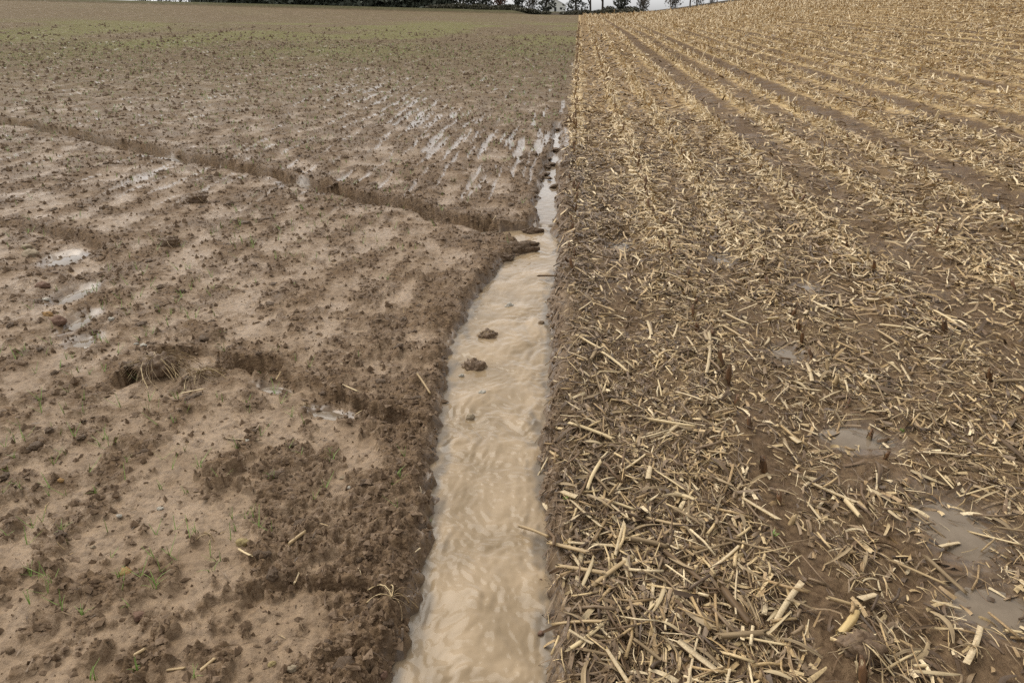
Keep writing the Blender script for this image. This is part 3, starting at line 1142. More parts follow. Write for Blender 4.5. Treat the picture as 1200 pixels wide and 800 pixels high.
for k, (px, py, hw, cname, lab) in enumerate([(565, 462, 5, 'white', 'white stone breaking the surface of the stream'),
                                              (551, 490, 5, 'pale', 'pale stone just awash in the stream'),
                                              (597, 360, 5, 'white', 'pale stone parting the water in the narrow upper stream'),
                                              (634, 381, 5, 'brown', 'dark stone near the right bank of the stream'),
                                              (541, 441, 3, 'white', 'small white stone beside the larger clod'),
                                              (645, 560, 3, 'red', 'little reddish pebble on the right bank'),
                                              (632, 682, 4, 'red', 'pinkish pebble at the right water edge'),
                                              (634, 743, 4, 'red', 'tan pebble at the right water edge')]):
    x, y = P(px, py, -WATER_DROP)
    dep = math.sqrt(x * x + y * y + 2.4)
    r = hw / F_PX * dep * .95
    z = water_z(y) + .003
    if k >= 5:
        z = max(z, ground_z(x, y))
    put('stone', lump_mesh('stone', 560 + k, 3, .5, (1, .8, .8), SM[cname], freq=1.2), x, y, r, .4, r * .15, lab, 'stone', 'stones in the stream', z=z)


# ------------------------------------------------------------------ stalks: the largest loose pieces, one by one
def stalk_mesh(name, L, R, seed, m_out, node=True, split=False):
    rs = random.Random(seed)
    ns, sides = 9, 9
    v, f, mi = [], [], []
    nodep = rs.uniform(.15, .85) if node else 9
    bx, by = rs.uniform(-.03, .03) * L, rs.uniform(-.015, .015) * L
    flat = rs.uniform(.6, .95)
    jag0 = [rs.uniform(-.10, .10) * min(L, .12) for _ in range(sides)]
    jag1 = [rs.uniform(-.10, .10) * min(L, .12) for _ in range(sides)]
    span = math.pi * 1.15 if split else 2 * math.pi
    cnt = sides if not split else sides
    ts = [i / (ns - 1) for i in range(ns)]
    for i, t in enumerate(ts):
        r = R * (1.05 - .18 * t) * (1 + (.22 * math.exp(-((t - nodep) * L / .006) ** 2)))
        for j in range(sides):
            a = span * j / (sides if not split else sides - 1)
            rib = 1 + .06 * math.sin(a * 3 + seed) + rs.uniform(-.03, .03)
            off = (jag0[j] if i == 0 else jag1[j] if i == ns - 1 else 0)
            v.append((math.cos(a) * r * rib + bx * (4 * (t - .5) ** 2), (-math.sin(a) if split else math.sin(a)) * r * rib * flat + by * (4 * (t - .5) ** 2), (t - .5) * L + off))
    wrap = sides if not split else sides - 1
    for i in range(ns - 1):
        for j in range(wrap):
            a, b = i * sides + j, i * sides + (j + 1) % sides
            f.append((a, b, b + sides, a + sides))
            mi.append(0)
    if not split:   # recessed pith at both ends
        for end, base, dz in ((0, 0, .004), (1, (ns - 1) * sides, -.004)):
            st = len(v)
            cx = sum(v[base + j][0] for j in range(sides)) / sides
            cy = sum(v[base + j][1] for j in range(sides)) / sides
            for j in range(sides):
                q = v[base + j]
                v.append((cx + (q[0] - cx) * .72, cy + (q[1] - cy) * .72, q[2] + dz))
            for j in range(sides):
                a, b = base + j, base + (j + 1) % sides
                f.append((a, b, st + (j + 1) % sides, st + j))
                mi.append(0)
            f.append(tuple(st + j for j in range(sides)))
            mi.append(1)
    else:           # the split face shows the pith
        for i in range(ns - 1):
            a, b = i * sides, i * sides + sides - 1
            f.append((a, a + sides, b + sides, b))
            mi.append(1)
    return small_mesh(name, v, f, [m_out, M_PITH], mi)


from mathutils import Matrix, Vector, Euler


def lay(o, x, y, az, L, R, lift=.0, tilt=None):
    """lay a z-axis stalk down on the ground along azimuth az"""
    tx, ty = math.cos(az), math.sin(az)
    s = np.linspace(-.45, .45, 7)
    g = terrain(x + tx * s * L, y + ty * s * L)
    sl = np.polyfit(s * L, g, 1)[0] if tilt is None else tilt
    sl = max(-.4, min(.4, sl))
    zc = float(np.max(g - sl * s * L)) if tilt is None else float(g[3])
    zc = .5 * zc + .5 * float(np.mean(g))
    d = Vector((tx, ty, sl)).normalized()
    q = d.to_track_quat('Z', 'Y')
    o.rotation_euler = q.to_euler()
    o.location = (x, y, zc + R * .7 + lift)
    return o


def px_az(p, q):
    a, b = P(*p), P(*q)
    return ((a[0] + b[0]) / 2, (a[1] + b[1]) / 2), math.atan2(b[1] - a[1], b[0] - a[0]), math.hypot(b[0] - a[0], b[1] - a[1])


NAMED = [  # ends in the photograph, radius m, material, label
    ((609, 609), (645, 625), .0055, 1, 'pale stick poking out from the right bank over the water'),
    ((631, 319), (654, 321), .008, 3, 'dark twig lying across the water edge below the fall'),
    ((666, 778), (703, 752), .006, 0, 'straight bleached stalk at the foot of the right bank'),
    ((832, 402), (829, 448), .008, 0, 'long pale stalk lying along the row beside russet stubs'),
    ((757, 612), (806, 625), .007, 1, 'tan stalk lying level in the thick litter'),
    ((735, 640), (783, 611 + 34), .010, 2, 'thick grey-brown stalk in the thick litter'),
    ((983, 757), (1003, 728), .012, 4, 'fat straw-yellow stalk with a dark node beside a root tuft'),
    ((1005, 712), (1026, 704), .011, 2, 'short fat grey stalk piece on bare mud'),
    ((966, 714), (1003, 718), .006, 1, 'tan stalk pointing at a short fat piece'),
    ((1042, 657), (1112, 683), .005, 1, 'long thin tan stalk lying over the muddy wheeling'),
    ((1083, 654), (1133, 692), .007, 2, 'long brown stalk along the edge of the rut puddle'),
    ((1095, 702), (1127, 709), .005, 0, 'pale yellow straw lying on the muddy wheeling'),
    ((1068, 786), (1086, 784), .006, 0, 'short cream stalk chip on bare mud'),
    ((990, 590), (1008, 610), .009, 0, 'cream split stalk lying in the wheeling'),
    ((1177, 735), (1200, 737), .005, 0, 'pale straw at the lower edge of the stubble puddle'),
    ((1100, 640), (1125, 630), .007, 1, 'tan stalk beside the stubble puddle'),
    ((1062, 716), (1090, 742), .005, 3, 'thin dark stalk crossing the mud between two puddles'),
    ((690, 700), (740, 660), .008, 1, 'long split stalk rising from the bank litter'),
    ((845, 705), (880, 745), .012, 3, 'thick wet brown stalk lying in a furrow of litter'),
    ((790, 760), (840, 800), .011, 3, 'thick dark stalk in the deepest litter'),
    ((780, 655), (830, 700), .008, 3, 'long dark stalk running through the litter'),
    ((700, 590), (745, 598), .006, 0, 'cream stalk lying level near the bank top'),
    ((790, 583), (815, 592), .008, 0, 'short cream stalk segment near the bank top'),
    ((0, 0), (0, 0), 0, 0, ''),
    ((215, 466), (240, 460), .006, 1, 'short tan stalk end half sunk in silt'),
    ((280, 648), (296, 661), .004, 0, 'cream straw lying across bare silt'),
    ((358, 618), (388, 622), .004, 1, 'tan straw on crumbly soil near the left bank'),
    ((340, 650), (360, 640), .006, 1, 'broad tan leaf stalk on crumbly soil'),
    ((345, 686), (352, 676), .0035, 0, 'little pale straw standing against a soil edge'),
    ((236, 792), (255, 782), .005, 1, 'curved tan stalk at the edge of dark crumbs'),
    ((400, 455), (420, 462), .004, 0, 'pale straw near the orange rut puddle'),
    ((490, 447), (505, 462), .005, 1, 'tan straw pointing at the stream'),
    ((265, 515), (305, 516), .003, 3, 'thin dark twig on silt beneath the rut puddles'),
    ((160, 776), (173, 770), .005, 1, 'short tan stalk bit on silt'),
    ((196, 785), (218, 785), .004, 1, 'flat tan straw on bare silt'),
]
NAMED = [q for q in NAMED if q[4]]
for k, (p, q, R, mi, lab) in enumerate(NAMED):
    over_water = k in (0, 1)
    (x, y), az, L = px_az(p, q)
    L = max(L, .03)
    o = link(bpy.data.objects.new('maize_stalk', stalk_mesh('maize_stalk', L, R, 700 + k, M_ST[mi], node=R > .006, split=(k % 4 == 3))))
    if over_water:
        zb = ground_z(*P(*q))
        d = Vector((math.cos(az), math.sin(az), .08)).normalized()
        o.rotation_euler = d.to_track_quat('Z', 'Y').to_euler()
        o.location = (x, y, max(water_z(y) + .035, zb - .02))
    else:
        lay(o, x, y, az, L, R, .012 if x > 0 else 0)
    tag(o, lab, 'stalk')

VAR = []
for k in range(30):
    rr = random.Random(900 + k)
    L = rr.uniform(.06, .20)
    R = rr.uniform(.0022, .0055) if k % 6 else rr.uniform(.006, .0095)
    VAR.append((stalk_mesh('maize_stalk', L, R, 900 + k, M_ST[[0, 1, 2, 3, 1, 2, 4, 3, 0, 2][k % 10]], node=rr.random() < .6, split=(k % 5 in (1, 3))), L, R, k % 10))
WHAT = ['bleached', 'tan', 'grey-brown', 'wet dark-brown', 'tan', 'grey-brown', 'yellowish', 'wet dark-brown', 'bleached', 'grey-brown']
sx, sy, sd = scatter(2600, 1.15, 4.6, 1.1, -.03, .76)
kk = keep_litter(sx, sy, sd, .9, .06)
sx, sy, sd = sx[kk][:265], sy[kk][:265], sd[kk][:265]
for i in range(len(sx)):
    me, L, R, w_ = VAR[rs.randrange(30)]
    o = link(bpy.data.objects.new('maize_stalk', me))
    az = math.radians(90 + rs.gauss(12, 40)) if rs.random() < .5 else rs.uniform(0, 6.28)
    lay(o, sx[i], sy[i], az, L, R, rs.uniform(.004, .024))
    tag(o, '%s maize stalk piece lying loose in the straw litter' % WHAT[w_], 'stalk', '%s stalk pieces in the litter' % WHAT[w_])


# ------------------------------------------------------------------ broad leaves and husks in the litter
def leaf_mesh(seed, L, W, m):
    rs = random.Random(seed)
    ns, na = 8, 5
    v, f = [], []
    b1, tw, cu = rs.uniform(-.25, .25), rs.uniform(-1.1, 1.1), rs.uniform(-.2, .5)
    arch = rs.uniform(.02, .16) * L
    for i in range(ns):
        t = i / (ns - 1)
        wv = W * (math.sin(math.pi * (.12 + .80 * t)) ** .7) * rs.uniform(.88, 1.1)
        ro = tw * (t - .5)
        for j in range(na):
            s = j / (na - 1) - .5
            yy = s * wv
            zz = cu * wv * (4 * s * s) * .35 + .0015 * math.sin(s * 20 + seed)
            v.append(((t - .5) * L, b1 * L * (t - .5) ** 2 * 2 + yy * math.cos(ro) - zz * math.sin(ro),
                      arch * math.sin(math.pi * t) + yy * math.sin(ro) + zz * math.cos(ro)))
    for i in range(ns - 1):
        for j in range(na - 1):
            a = i * na + j
            f.append((a, a + 1, a + na + 1, a + na))
    me = small_mesh('maize_leaf', v, f, m)
    return me


M_LEAF = [plain('pale_husk', (.46, .36, .21), (.30, .22, .12), 60, .5, .3, .002, (.15, 2, 1)),
          plain('grey_leaf', (.25, .185, .108), (.15, .107, .062), 60, .65, .3, .002, (.15, 2, 1), .15),
          plain('dark_wet_leaf', (.125, .08, .044), (.07, .046, .027), 60, .5, .3, .002, (.15, 2, 1), .2),
          plain('tan_leaf', (.34, .245, .13), (.20, .14, .076), 60, .5, .3, .002, (.15, 2, 1))]
LWH = ['pale papery husk', 'grey weathered maize leaf', 'dark wet maize leaf', 'tan dry maize leaf']
LV = [(leaf_mesh(1000 + k, random.Random(k).uniform(.07, .17), random.Random(k + 50).uniform(.008, .019), M_LEAF[k % 4]), k % 4) for k in range(20)]
lx, ly, ld = scatter(2200, 1.15, 4.2, 1.1, -.03, .76)
kk = keep_litter(lx, ly, ld, .9, .05)
lx, ly = lx[kk][:230], ly[kk][:230]
for i in range(len(lx)):
    me, w_ = LV[rs.randrange(20)]
    o = link(bpy.data.objects.new('maize_leaf', me))
    az = rs.uniform(0, 6.28)
    g = terrain(np.array([lx[i], lx[i] + .04 * math.cos(az), lx[i] - .04 * math.cos(az)]), np.array([ly[i], ly[i] + .04 * math.sin(az), ly[i] - .04 * math.sin(az)]))
    o.location = (lx[i], ly[i], float(g.max()) + rs.uniform(.002, .018))
    o.rotation_euler = (rs.gauss(0, .35), -math.atan((g[1] - g[2]) / .08) * .7 + rs.gauss(0, .12), az)
    tag(o, '%s lying in the straw litter' % LWH[w_], 'leaf', '%s pieces in the litter' % LWH[w_])


# ------------------------------------------------------------------ standing stubs in rows
def stub_proto(k, pale):
    rr = random.Random(1200 + k)
    h = rr.uniform(.04, .095)
    R = rr.uniform(.008, .0115)
    m = M_STUBP if pale else M_STUB
    sides = 8
    v, f, mi = [], [], []
    lean = rr.uniform(-.3, .3), rr.uniform(-.25, .25)
    hs_ = [-.04, 0.0, .25 * h, .5 * h, .8 * h, h]
    for i, z in enumerate(hs_):
        t = max(0, z / h)
        r = R * (1.25 - .3 * t) * (1.15 if i == 3 else 1)
        for j in range(sides):
            a = 2 * math.pi * j / sides
            zz = z + (rr.uniform(-.014, .02) + .35 * R * math.cos(a + k) if i == 5 else 0)
            v.append((math.cos(a) * r + lean[0] * z, math.sin(a) * r + lean[1] * z, zz))
    for i in range(5):
        for j in range(sides):
            a, b = i * sides + j, i * sides + (j + 1) % sides
            f.append((a, b, b + sides, a + sides))
            mi.append(0)
    st = len(v)
    for j in range(sides):
        q = v[5 * sides + j]
        v.append((lean[0] * h + (q[0] - lean[0] * h) * .7, lean[1] * h + (q[1] - lean[1] * h) * .7, q[2] - .012))
    for j in range(sides):
        f.append((5 * sides + j, 5 * sides + (j + 1) % sides, st + (j + 1) % sides, st + j))
        mi.append(0)
    f.append(tuple(st + j for j in range(sides)))
    mi.append(1)
    stalk = small_mesh('stalk', v, f, [m, M_PITH], mi)
    sheaths = []
    for q in range(2):
        a0 = rr.uniform(0, 6.28)
        v, f = [], []
        ln = rr.uniform(.6, 1.15) * h
        for i in range(5):
            t = i / 4
            out = R * 1.3 + .5 * ln * t ** 2 * rr.uniform(.4, 1)
            wv = R * 1.3 * (1 - .75 * t)
            zz = .01 + ln * t * (1 - .35 * t)
            for s in (-1, 0, 1):
                rad = out - abs(s) * R * .3
                v.append((math.cos(a0) * rad - math.sin(a0) * s * wv + lean[0] * zz, math.sin(a0) * rad + math.cos(a0) * s * wv + lean[1] * zz, zz))
        for i in range(4):
            for j in range(2):
                a = i * 3 + j
                f.append((a, a + 1, a + 4, a + 3))
        sheaths.append(small_mesh('leaf_sheath', v, f, M_LEAF[(k + q) % 4] if not pale else M_LEAF[0 if q else 3]))
    return stalk, sheaths


STUBS = [stub_proto(k, k >= 6) for k in range(12)]
cand = []
srs = np.random.RandomState(77)
for ri, ru in enumerate(ROWS[:60]):
    yy = 1.2
    while yy < 62:
        yy += srs.uniform(.10, .22)
        uu = ru + srs.randn() * .02 + (.10 * max(0, 1 - (yy - 1) / 5) if ri == 1 else 0)
        xx = uu + float(bend(yy))
        if srs.rand() < (.35 if yy < 3.2 else .2):
            continue
        az = math.atan2(xx, yy) + YAW
        if abs(az) > .80:
            continue
        if ri == 0 and yy < 4.5:
            continue
        cand.append((math.hypot(xx, yy), xx, yy, ri))
cand.sort()
n_ind = 0
rest = []
for (d, x, y, ri) in cand:
    if ri == 2 and y < 2.4 or (ri == 1 and y < 2.2 and srs.rand() < .6):
        continue
    pale = srs.rand() < (.15 if ri in (0, 1) else .45 if ri > 3 else .35)
    if n_ind < 280:
        n_ind += 1
        stalk, sheaths = STUBS[srs.randint(0, 6) + (6 if pale else 0)]
        e = link(bpy.data.objects.new('maize_stub', None))
        e.location = (x, y, ground_z(x, y))
        e.rotation_euler = (srs.randn() * .15, srs.randn() * .15, srs.rand() * 6.28)
        sc = srs.uniform(.65, 1.05)
        e.scale = (sc, sc, sc)
        link(bpy.data.objects.new('stalk', stalk), e)
        for me in sheaths:
            link(bpy.data.objects.new('leaf_sheath', me), e)
        if ri == 0:
            where = 'in the first row beside the stream'
        elif ri == 1:
            where = 'in the second row from the stream'
        else:
            where = 'in the rows up the stubble slope'
        tag(e, '%s cut maize stub standing %s' % ('pale straw-coloured' if pale else 'russet brown', where), 'stub', '%s maize stubs %s' % ('pale' if pale else 'russet', where))
    else:
        rest.append((x, y, pale, ri))
rest = np.array(rest)
n = len(rest)
print('far stubs', n)
x, y = rest[:, 0], rest[:, 1]
z = terrain(x, y)
V = np.zeros((n, 2, 4, 3))
lean = srs.randn(n, 2) * .3
hh = srs.uniform(.04, .12, n)
d = np.hypot(x, y)
rad = .012 * (1 + .012 * d)
for i in range(2):
    for j in range(4):
        a = math.pi / 2 * j + srs.rand(n)
        V[:, i, j, 0] = x + np.cos(a) * rad + i * lean[:, 0] * hh
        V[:, i, j, 1] = y + np.sin(a) * rad + i * lean[:, 1] * hh
        V[:, i, j, 2] = z - .02 + i * hh * (1 + .3 * srs.randn(n).clip(-1, 1))
f = np.array([(j, (j + 1) % 4, 4 + (j + 1) % 4, 4 + j) for j in range(4)] + [(4, 5, 6, 7)])
Fq = (np.arange(n)[:, None, None] * 8 + f[None]).reshape(-1, 4)
c = np.where(rest[:, 2:3] > .5, np.array([[.64, .49, .27]]), np.where(rest[:, 3:4] < 2, np.array([[.22, .13, .062]]), np.array([[.46, .33, .17]]))) * srs.uniform(.7, 1.2, (n, 1))
o = link(bpy.data.objects.new('stubble_rows', big_mesh('stubble_rows', V.reshape(-1, 3), Fq, M_LITTER, False, None, np.repeat(c, 8, 0))))
tag(o, 'distant rows of cut maize stubs running over the stubble field', 'stubble', kind='stuff')


# ------------------------------------------------------------------ seedlings
def blades(n, rr, h, w_, spread):
    v, f = [], []
    for k in range(n):
        a = rr.uniform(0, 6.28)
        out = rr.uniform(.15, .9) * h
        bx, by = rr.uniform(-spread, spread), rr.uniform(-spread, spread)
        hh = h * rr.uniform(.6, 1.0)
        st = len(v)
        for i in range(4):
            t = i / 3
            wv = w_ * (1 - .85 * t)
            px, py = bx + math.cos(a) * out * t * t, by + math.sin(a) * out * t * t
            zz = hh * (t - .25 * t * t) - .004
            v.append((px - math.sin(a) * wv, py + math.cos(a) * wv, zz))
            v.append((px + math.sin(a) * wv, py - math.cos(a) * wv, zz))
        for i in range(3):
            q = st + 2 * i
            f.append((q, q + 1, q + 3, q + 2))
    return v, f


SEED_V = []
for k in range(6):
    v, f = blades(3 + k % 3, random.Random(1400 + k), .05, .0016, .006)
    SEED_V.append(small_mesh('wheat_seedling', v, f, M_BLADE))
SEEDLINGS = [(24, 573), (24, 580), (112, 573), (147, 547), (188, 572), (218, 578), (233, 546), (234, 548), (287, 608), (290, 607), (275, 623), (231, 627), (184, 688),
             (181, 692), (72, 623), (76, 625), (73, 718), (99, 720), (97, 722), (142, 681), (140, 684), (152, 718), (160, 789), (110, 797), (228, 797), (248, 672),
             (318, 565), (352, 538), (388, 537), (205, 495), (28, 410), (30, 414), (105, 440), (305, 430), (148, 540), (85, 418), (345, 335), (300, 330),
             (262, 395), (340, 480), (420, 420), (455, 330), (360, 310), (390, 545), (20, 545), (8, 632), (505, 598), (468, 568), (117, 520), (290, 470), (342, 487), (60, 500), (255, 470)]
for k, (px, py) in enumerate(SEEDLINGS):
    x, y = P(px, py)
    o = link(bpy.data.objects.new('wheat_seedling', SEED_V[k % 6]))
    o.location = (x, y, ground_z(x, y))
    o.rotation_euler = (0, 0, rs.uniform(0, 6.28))
    q = rs.uniform(.7, 1.25)
    o.scale = (q, q, q)
    tag(o, 'thin green wheat seedling sprouting from the seedbed', 'seedling', 'wheat seedlings on the seedbed')
# the rest of the thin crop
x, y, d = scatter(9000, 2.0, 30, .9, -.85, .02)
s1, s2 = channel(x, y)
k = (x - bend(y) < -.15) & (np.maximum(s1, s2) < -.1) & (RS.rand(len(x)) < .25 + .5 * sstep(6, 20, d) + .6 * fbm(x / 1.5, y / 2.5, 2, 301))
x, y, d = x[k], y[k], d[k]
n = len(x)
z = terrain(x, y)
V = np.zeros((n, 3, 4, 3))
for b in range(3):
    a = RS.rand(n) * 6.28
    h = (.03 + .03 * RS.rand(n))
    wv = .0012 * (1 + .11 * d)
    out = h * RS.rand(n) * 1.2
    for i, t in enumerate((0, 1)):
        for j, sg in enumerate((-1, 1)):
            ww = wv * (1 if t == 0 else .35) * sg
            V[:, b, i * 2 + j, 0] = x + np.cos(a) * out * t - np.sin(a) * ww
            V[:, b, i * 2 + j, 1] = y + np.sin(a) * out * t + np.cos(a) * ww
            V[:, b, i * 2 + j, 2] = z - .003 + h * t
f = np.array([(4 * b, 4 * b + 1, 4 * b + 3, 4 * b + 2) for b in range(3)])
Fq = (np.arange(n)[:, None, None] * 12 + f[None]).reshape(-1, 4)
o = link(bpy.data.objects.new('sparse_seedlings', big_mesh('sparse_seedlings', V.reshape(-1, 3), Fq, M_BLADE)))
tag(o, 'sparse green haze of young wheat over the seedbed', 'crop', kind='stuff')
for (px, py, lab) in [(661, 594, 'tiny green weed on the right bank top'), (1058, 504, 'small green weed beside the stubble puddle'),
                      (905, 640, 'tiny green weed in the litter near the wheeling')]:
    x, y = P(px, py)
    v, f = blades(5, random.Random(px), .022, .005, .006)
    o = link(bpy.data.objects.new('weed', small_mesh('weed', v, f, M_BLADE)))
    o.location = (x, y, ground_z(x, y) + .012)
    tag(o, lab, 'weed')


# ------------------------------------------------------------------ uprooted stubble tufts
def tuft(px, py, r, nfib, seed, label, sod=True, mats=(0, 1)):
    x, y = P(px, py)
    e = link(bpy.data.objects.new('root_tuft', None))
    e.location = (x, y, ground_z(x, y))
    rr = random.Random(seed)
    if sod:
        s = link(bpy.data.objects.new('root_ball', lump_mesh('root_ball', seed, 4, .5, (r * .55, r * .42, r * .40), M_CLOD, freq=2.3)), e)
        s.location = (0, 0, r * .12)
    for k in range(nfib):
        a = rr.uniform(0, 6.28)
        L = r * rr.uniform(.5, 1.25)
        w_ = rr.uniform(.0007, .0018)
        up0 = rr.uniform(.05, .5) * r
        v = []
        swirl = rr.uniform(-.9, .9)
        for i in range(6):
            t = i / 5
            aa = a + swirl * t
            hx = L * t
            hz = r * .28 + up0 * math.sin(math.pi * min(1, t * .9 + .1)) * .6 - r * .27 * t * t
            for j in range(3):
                bb = 2.1 * j
                v.append((hx * math.cos(aa) + w_ * math.cos(bb), hx * math.sin(aa) + w_ * math.sin(bb), max(hz, .003) + w_ * math.sin(bb + 1)))
        f = [(3 * i + j, 3 * i + (j + 1) % 3, 3 * i + 3 + (j + 1) % 3, 3 * i + 3 + j) for i in range(5) for j in range(3)]
        link(bpy.data.objects.new('root', small_mesh('root', v, f, M_ROOT if rr.random() < .6 else M_ST[mats[k % 2]])), e)
    return tag(e, label, 'root tuft')


tuft(186, 436, .16, 85, 31, 'big uprooted stubble clump with spidery dry roots on the seedbed')
tuft(236, 446, .10, 40, 32, 'loose wisp of dry straw beside the big uprooted clump', sod=False)
tuft(245, 632, .05, 8, 33, 'small tuft of straw caught among crumbs on silt', sod=False)
tuft(232, 238, .14, 14, 34, 'dark root clump below the long rut')
tuft(200, 288, .12, 12, 35, 'root clump with pale straw amid the trampled seedbed')
tuft(460, 712, .08, 18, 36, 'hanging tuft of straw on the left bank of the stream', sod=False)
tuft(1005, 772, .10, 22, 37, 'splayed root tuft of a pulled stub beside a fat yellow stalk')
tuft(1140, 762, .05, 10, 38, 'small spray of straw on the mud below the stubble puddle', sod=False)
tuft(355, 478, .06, 8, 39, 'little straw wisp by the orange rut puddle', sod=False)

# ------------------------------------------------------------------ trees, hedge and house beyond the field
M_BARK = plain('dark_bark', (.045, .036, .028), (.075, .06, .045), 6, .8, .5, .02)
M_CON = plain('conifer_needles', (.050, .058, .042), (.085, .095, .066), 2, .6, 0)  # foliage colours lightened and greyed to stand in for distance haze
M_IVY = plain('ivy_leaves', (.048, .052, .040), (.088, .090, .066), 2, .5, 0)
M_TWIG = plain('grey_twigs', (.10, .085, .068), (.17, .145, .115), 3, .8, 0)
M_BEECH = plain('russet_beech_leaves', (.12, .05, .025), (.07, .035, .02), 2, .6, 0)
M_SHRUB = plain('dull_shrub_leaves', (.05, .05, .028), (.085, .075, .045), 2, .6, 0)


def leaf_cloud(name, pts, size, m, rs_):
    n = len(pts)
    a = rs_.randn(n, 3)
    a /= np.linalg.norm(a, axis=1)[:, None]
    b = np.cross(a, rs_.randn(n, 3))
    b /= np.linalg.norm(b, axis=1)[:, None] + 1e-9
    s = size * (.5 + rs_.rand(n))[:, None]
    V = np.stack([pts - a * s, pts - b * s * .6, pts + a * s, pts + b * s * .6], 1).reshape(-1, 3)
    return big_mesh(name, V, np.arange(n * 4).reshape(-1, 4), m, False)


def limb_mesh(name, segs, m):
    """segs: (p0, p1, r0, r1)"""
    v, f = [], []
    for (p0, p1, r0, r1) in segs:
        p0, p1 = Vector(p0), Vector(p1)
        d = (p1 - p0).normalized()
        q = d.to_track_quat('Z', 'Y')
        st = len(v)
        for (p, r) in ((p0, r0), (p1, r1)):
            for j in range(5):
                a = 2 * math.pi * j / 5
                v.append(p + q @ Vector((math.cos(a) * r, math.sin(a) * r, 0)))
        for j in range(5):
            f.append((st + j, st + (j + 1) % 5, st + 5 + (j + 1) % 5, st + 5 + j))
    return small_mesh(name, v, f, m)


def branch(segs, p, d, L, r, depth, rr):
    q = p + d * L
    segs.append((p, q, r, r * .7))
    if depth == 0:
        return
    for k in range(3 if depth > 1 else 4):
        nd = (d + Vector((rr.uniform(-.7, .7), rr.uniform(-.7, .7), rr.uniform(-.1, .5)))).normalized()
        branch(segs, p + d * L * rr.uniform(.45, 1), nd, L * rr.uniform(.55, .8), r * .55, depth - 1, rr)


def make_tree(px, dist, height, width, style, seed, label, name, group):
    x = float(at_depth(px, dist))
    z = ground_z(x, dist)
    e = link(bpy.data.objects.new(name, None))
    e.location = (x, dist, z - .05)
    rr = random.Random(seed)
    r_ = np.random.RandomState(seed)
    if style == 'conifer':
        link(bpy.data.objects.new('trunk', limb_mesh('trunk', [((0, 0, 0), (0, 0, height * .9), .16, .04)], M_BARK)), e)
        n = 1500
        t = r_.rand(n) ** 1.6
        cl = np.floor(t * 14) / 14
        rad = width * (1 - .85 * t) * (.55 + .55 * r_.rand(n)) * (.8 + .35 * np.sin(cl * 40 + seed))
        a = r_.rand(n) * 6.28
        pts = np.stack([np.cos(a) * rad, np.sin(a) * rad, .1 + t * height], 1)
        link(bpy.data.objects.new('crown', leaf_cloud('crown', pts, .30, M_CON, r_)), e)
    elif style in ('ivy', 'bare', 'leaning'):
        segs = []
        lean = Vector((.25 if style == 'leaning' else rr.uniform(-.06, .06), 0, 1)).normalized()
        th = height * .38
        segs.append((Vector((0, 0, 0)), lean * th, .17, .12))
        for k in range(4):
            d = (lean + Vector((rr.uniform(-.6, .6), rr.uniform(-.6, .6), .2))).normalized()
            branch(segs, lean * th * rr.uniform(.45, 1), d, height * .25, .11, 3, rr)
        link(bpy.data.objects.new('trunk', limb_mesh('trunk', segs[:1], M_BARK)), e)
        link(bpy.data.objects.new('limbs', limb_mesh('limbs', segs[1:], M_BARK)), e)
        if style != 'bare':
            n = 1300
            t = r_.rand(n)
            rad = width * .55 * (.45 + .7 * r_.rand(n)) * (.75 + .4 * np.sin(t * 17 + seed) * np.sin(t * 7))
            a = r_.rand(n) * 6.28
            pts = np.stack([np.cos(a) * rad + lean.x * t * height * .75, np.sin(a) * rad, .05 + t * height * .75], 1)
            link(bpy.data.objects.new('crown', leaf_cloud('crown', pts, .17, M_IVY, r_)), e)
    else:   # shrubs
        m = {'russet': M_BEECH, 'dull': M_SHRUB, 'twiggy': M_TWIG}[style]
        segs = []
        for k in range(16 if style == 'twiggy' else 7):
            d = Vector((rr.uniform(-.8, .8) * width / height, rr.uniform(-.8, .8) * width / height, 1)).normalized()
            branch(segs, Vector((rr.uniform(-.3, .3) * width, rr.uniform(-.2, .2) * width, 0)), d, height * .5, .035, 2 if style == 'twiggy' else 1, rr)
        link(bpy.data.objects.new('stems', limb_mesh('stems', segs, M_TWIG if style == 'twiggy' else M_BARK)), e)
        n = 900 if style != 'twiggy' else 260
        p = r_.randn(n, 3) * .45
        p *= (1 / np.maximum(1, np.linalg.norm(p, axis=1) / 1.0))[:, None]
        pts = p * np.array([width, width * .8, height * .5]) + np.array([0, 0, height * .45])
        pts[:, 2] = np.abs(pts[:, 2])
        link(bpy.data.objects.new('crown', leaf_cloud('crown', pts, .12, m, r_)), e)
    return tag(e, label, 'tree' if style in ('conifer', 'ivy', 'bare', 'leaning') else 'shrub', group)


D0 = FIELD_END + 8
k = 0
for px in range(255, 520, 13):
    make_tree(px + (k * 7 % 5) - 2, D0 + (k * 37 % 10) * .25, 7.5 + (k * 13 % 7) * .35, 2.6, 'conifer', 2000 + k,
              'dark dense conifer in the evergreen hedge beyond the seedbed', 'conifer_tree', 'conifers in the far hedge')
    k += 1
for px in (528, 543, 556, 570):
    make_tree(px, D0 + 1 + k % 3, 8, 2.6, 'ivy', 2000 + k, 'dark ivy-clad tree between the conifer hedge and a russet shrub', 'ivy_clad_tree', 'ivy-clad trees in the hedge')
    k += 1
for px in (168, 190, 205, 222, 238):
    make_tree(px, D0 + 2, 3.4, 2.4, 'dull', 2000 + k, 'dull green shrub at the thin end of the far hedge', 'shrub', 'shrubs at the thin end of the hedge')
    k += 1
make_tree(586, D0 - 1, 3.6, 1.0, 'russet', 2100, 'russet-leaved shrub at the end of the evergreen hedge', 'russet_shrub', None)
make_tree(607, D0 + 3, 8, 2.3, 'ivy', 2101, 'thick ivy-clad tree next to the russet shrub', 'ivy_clad_tree', None)
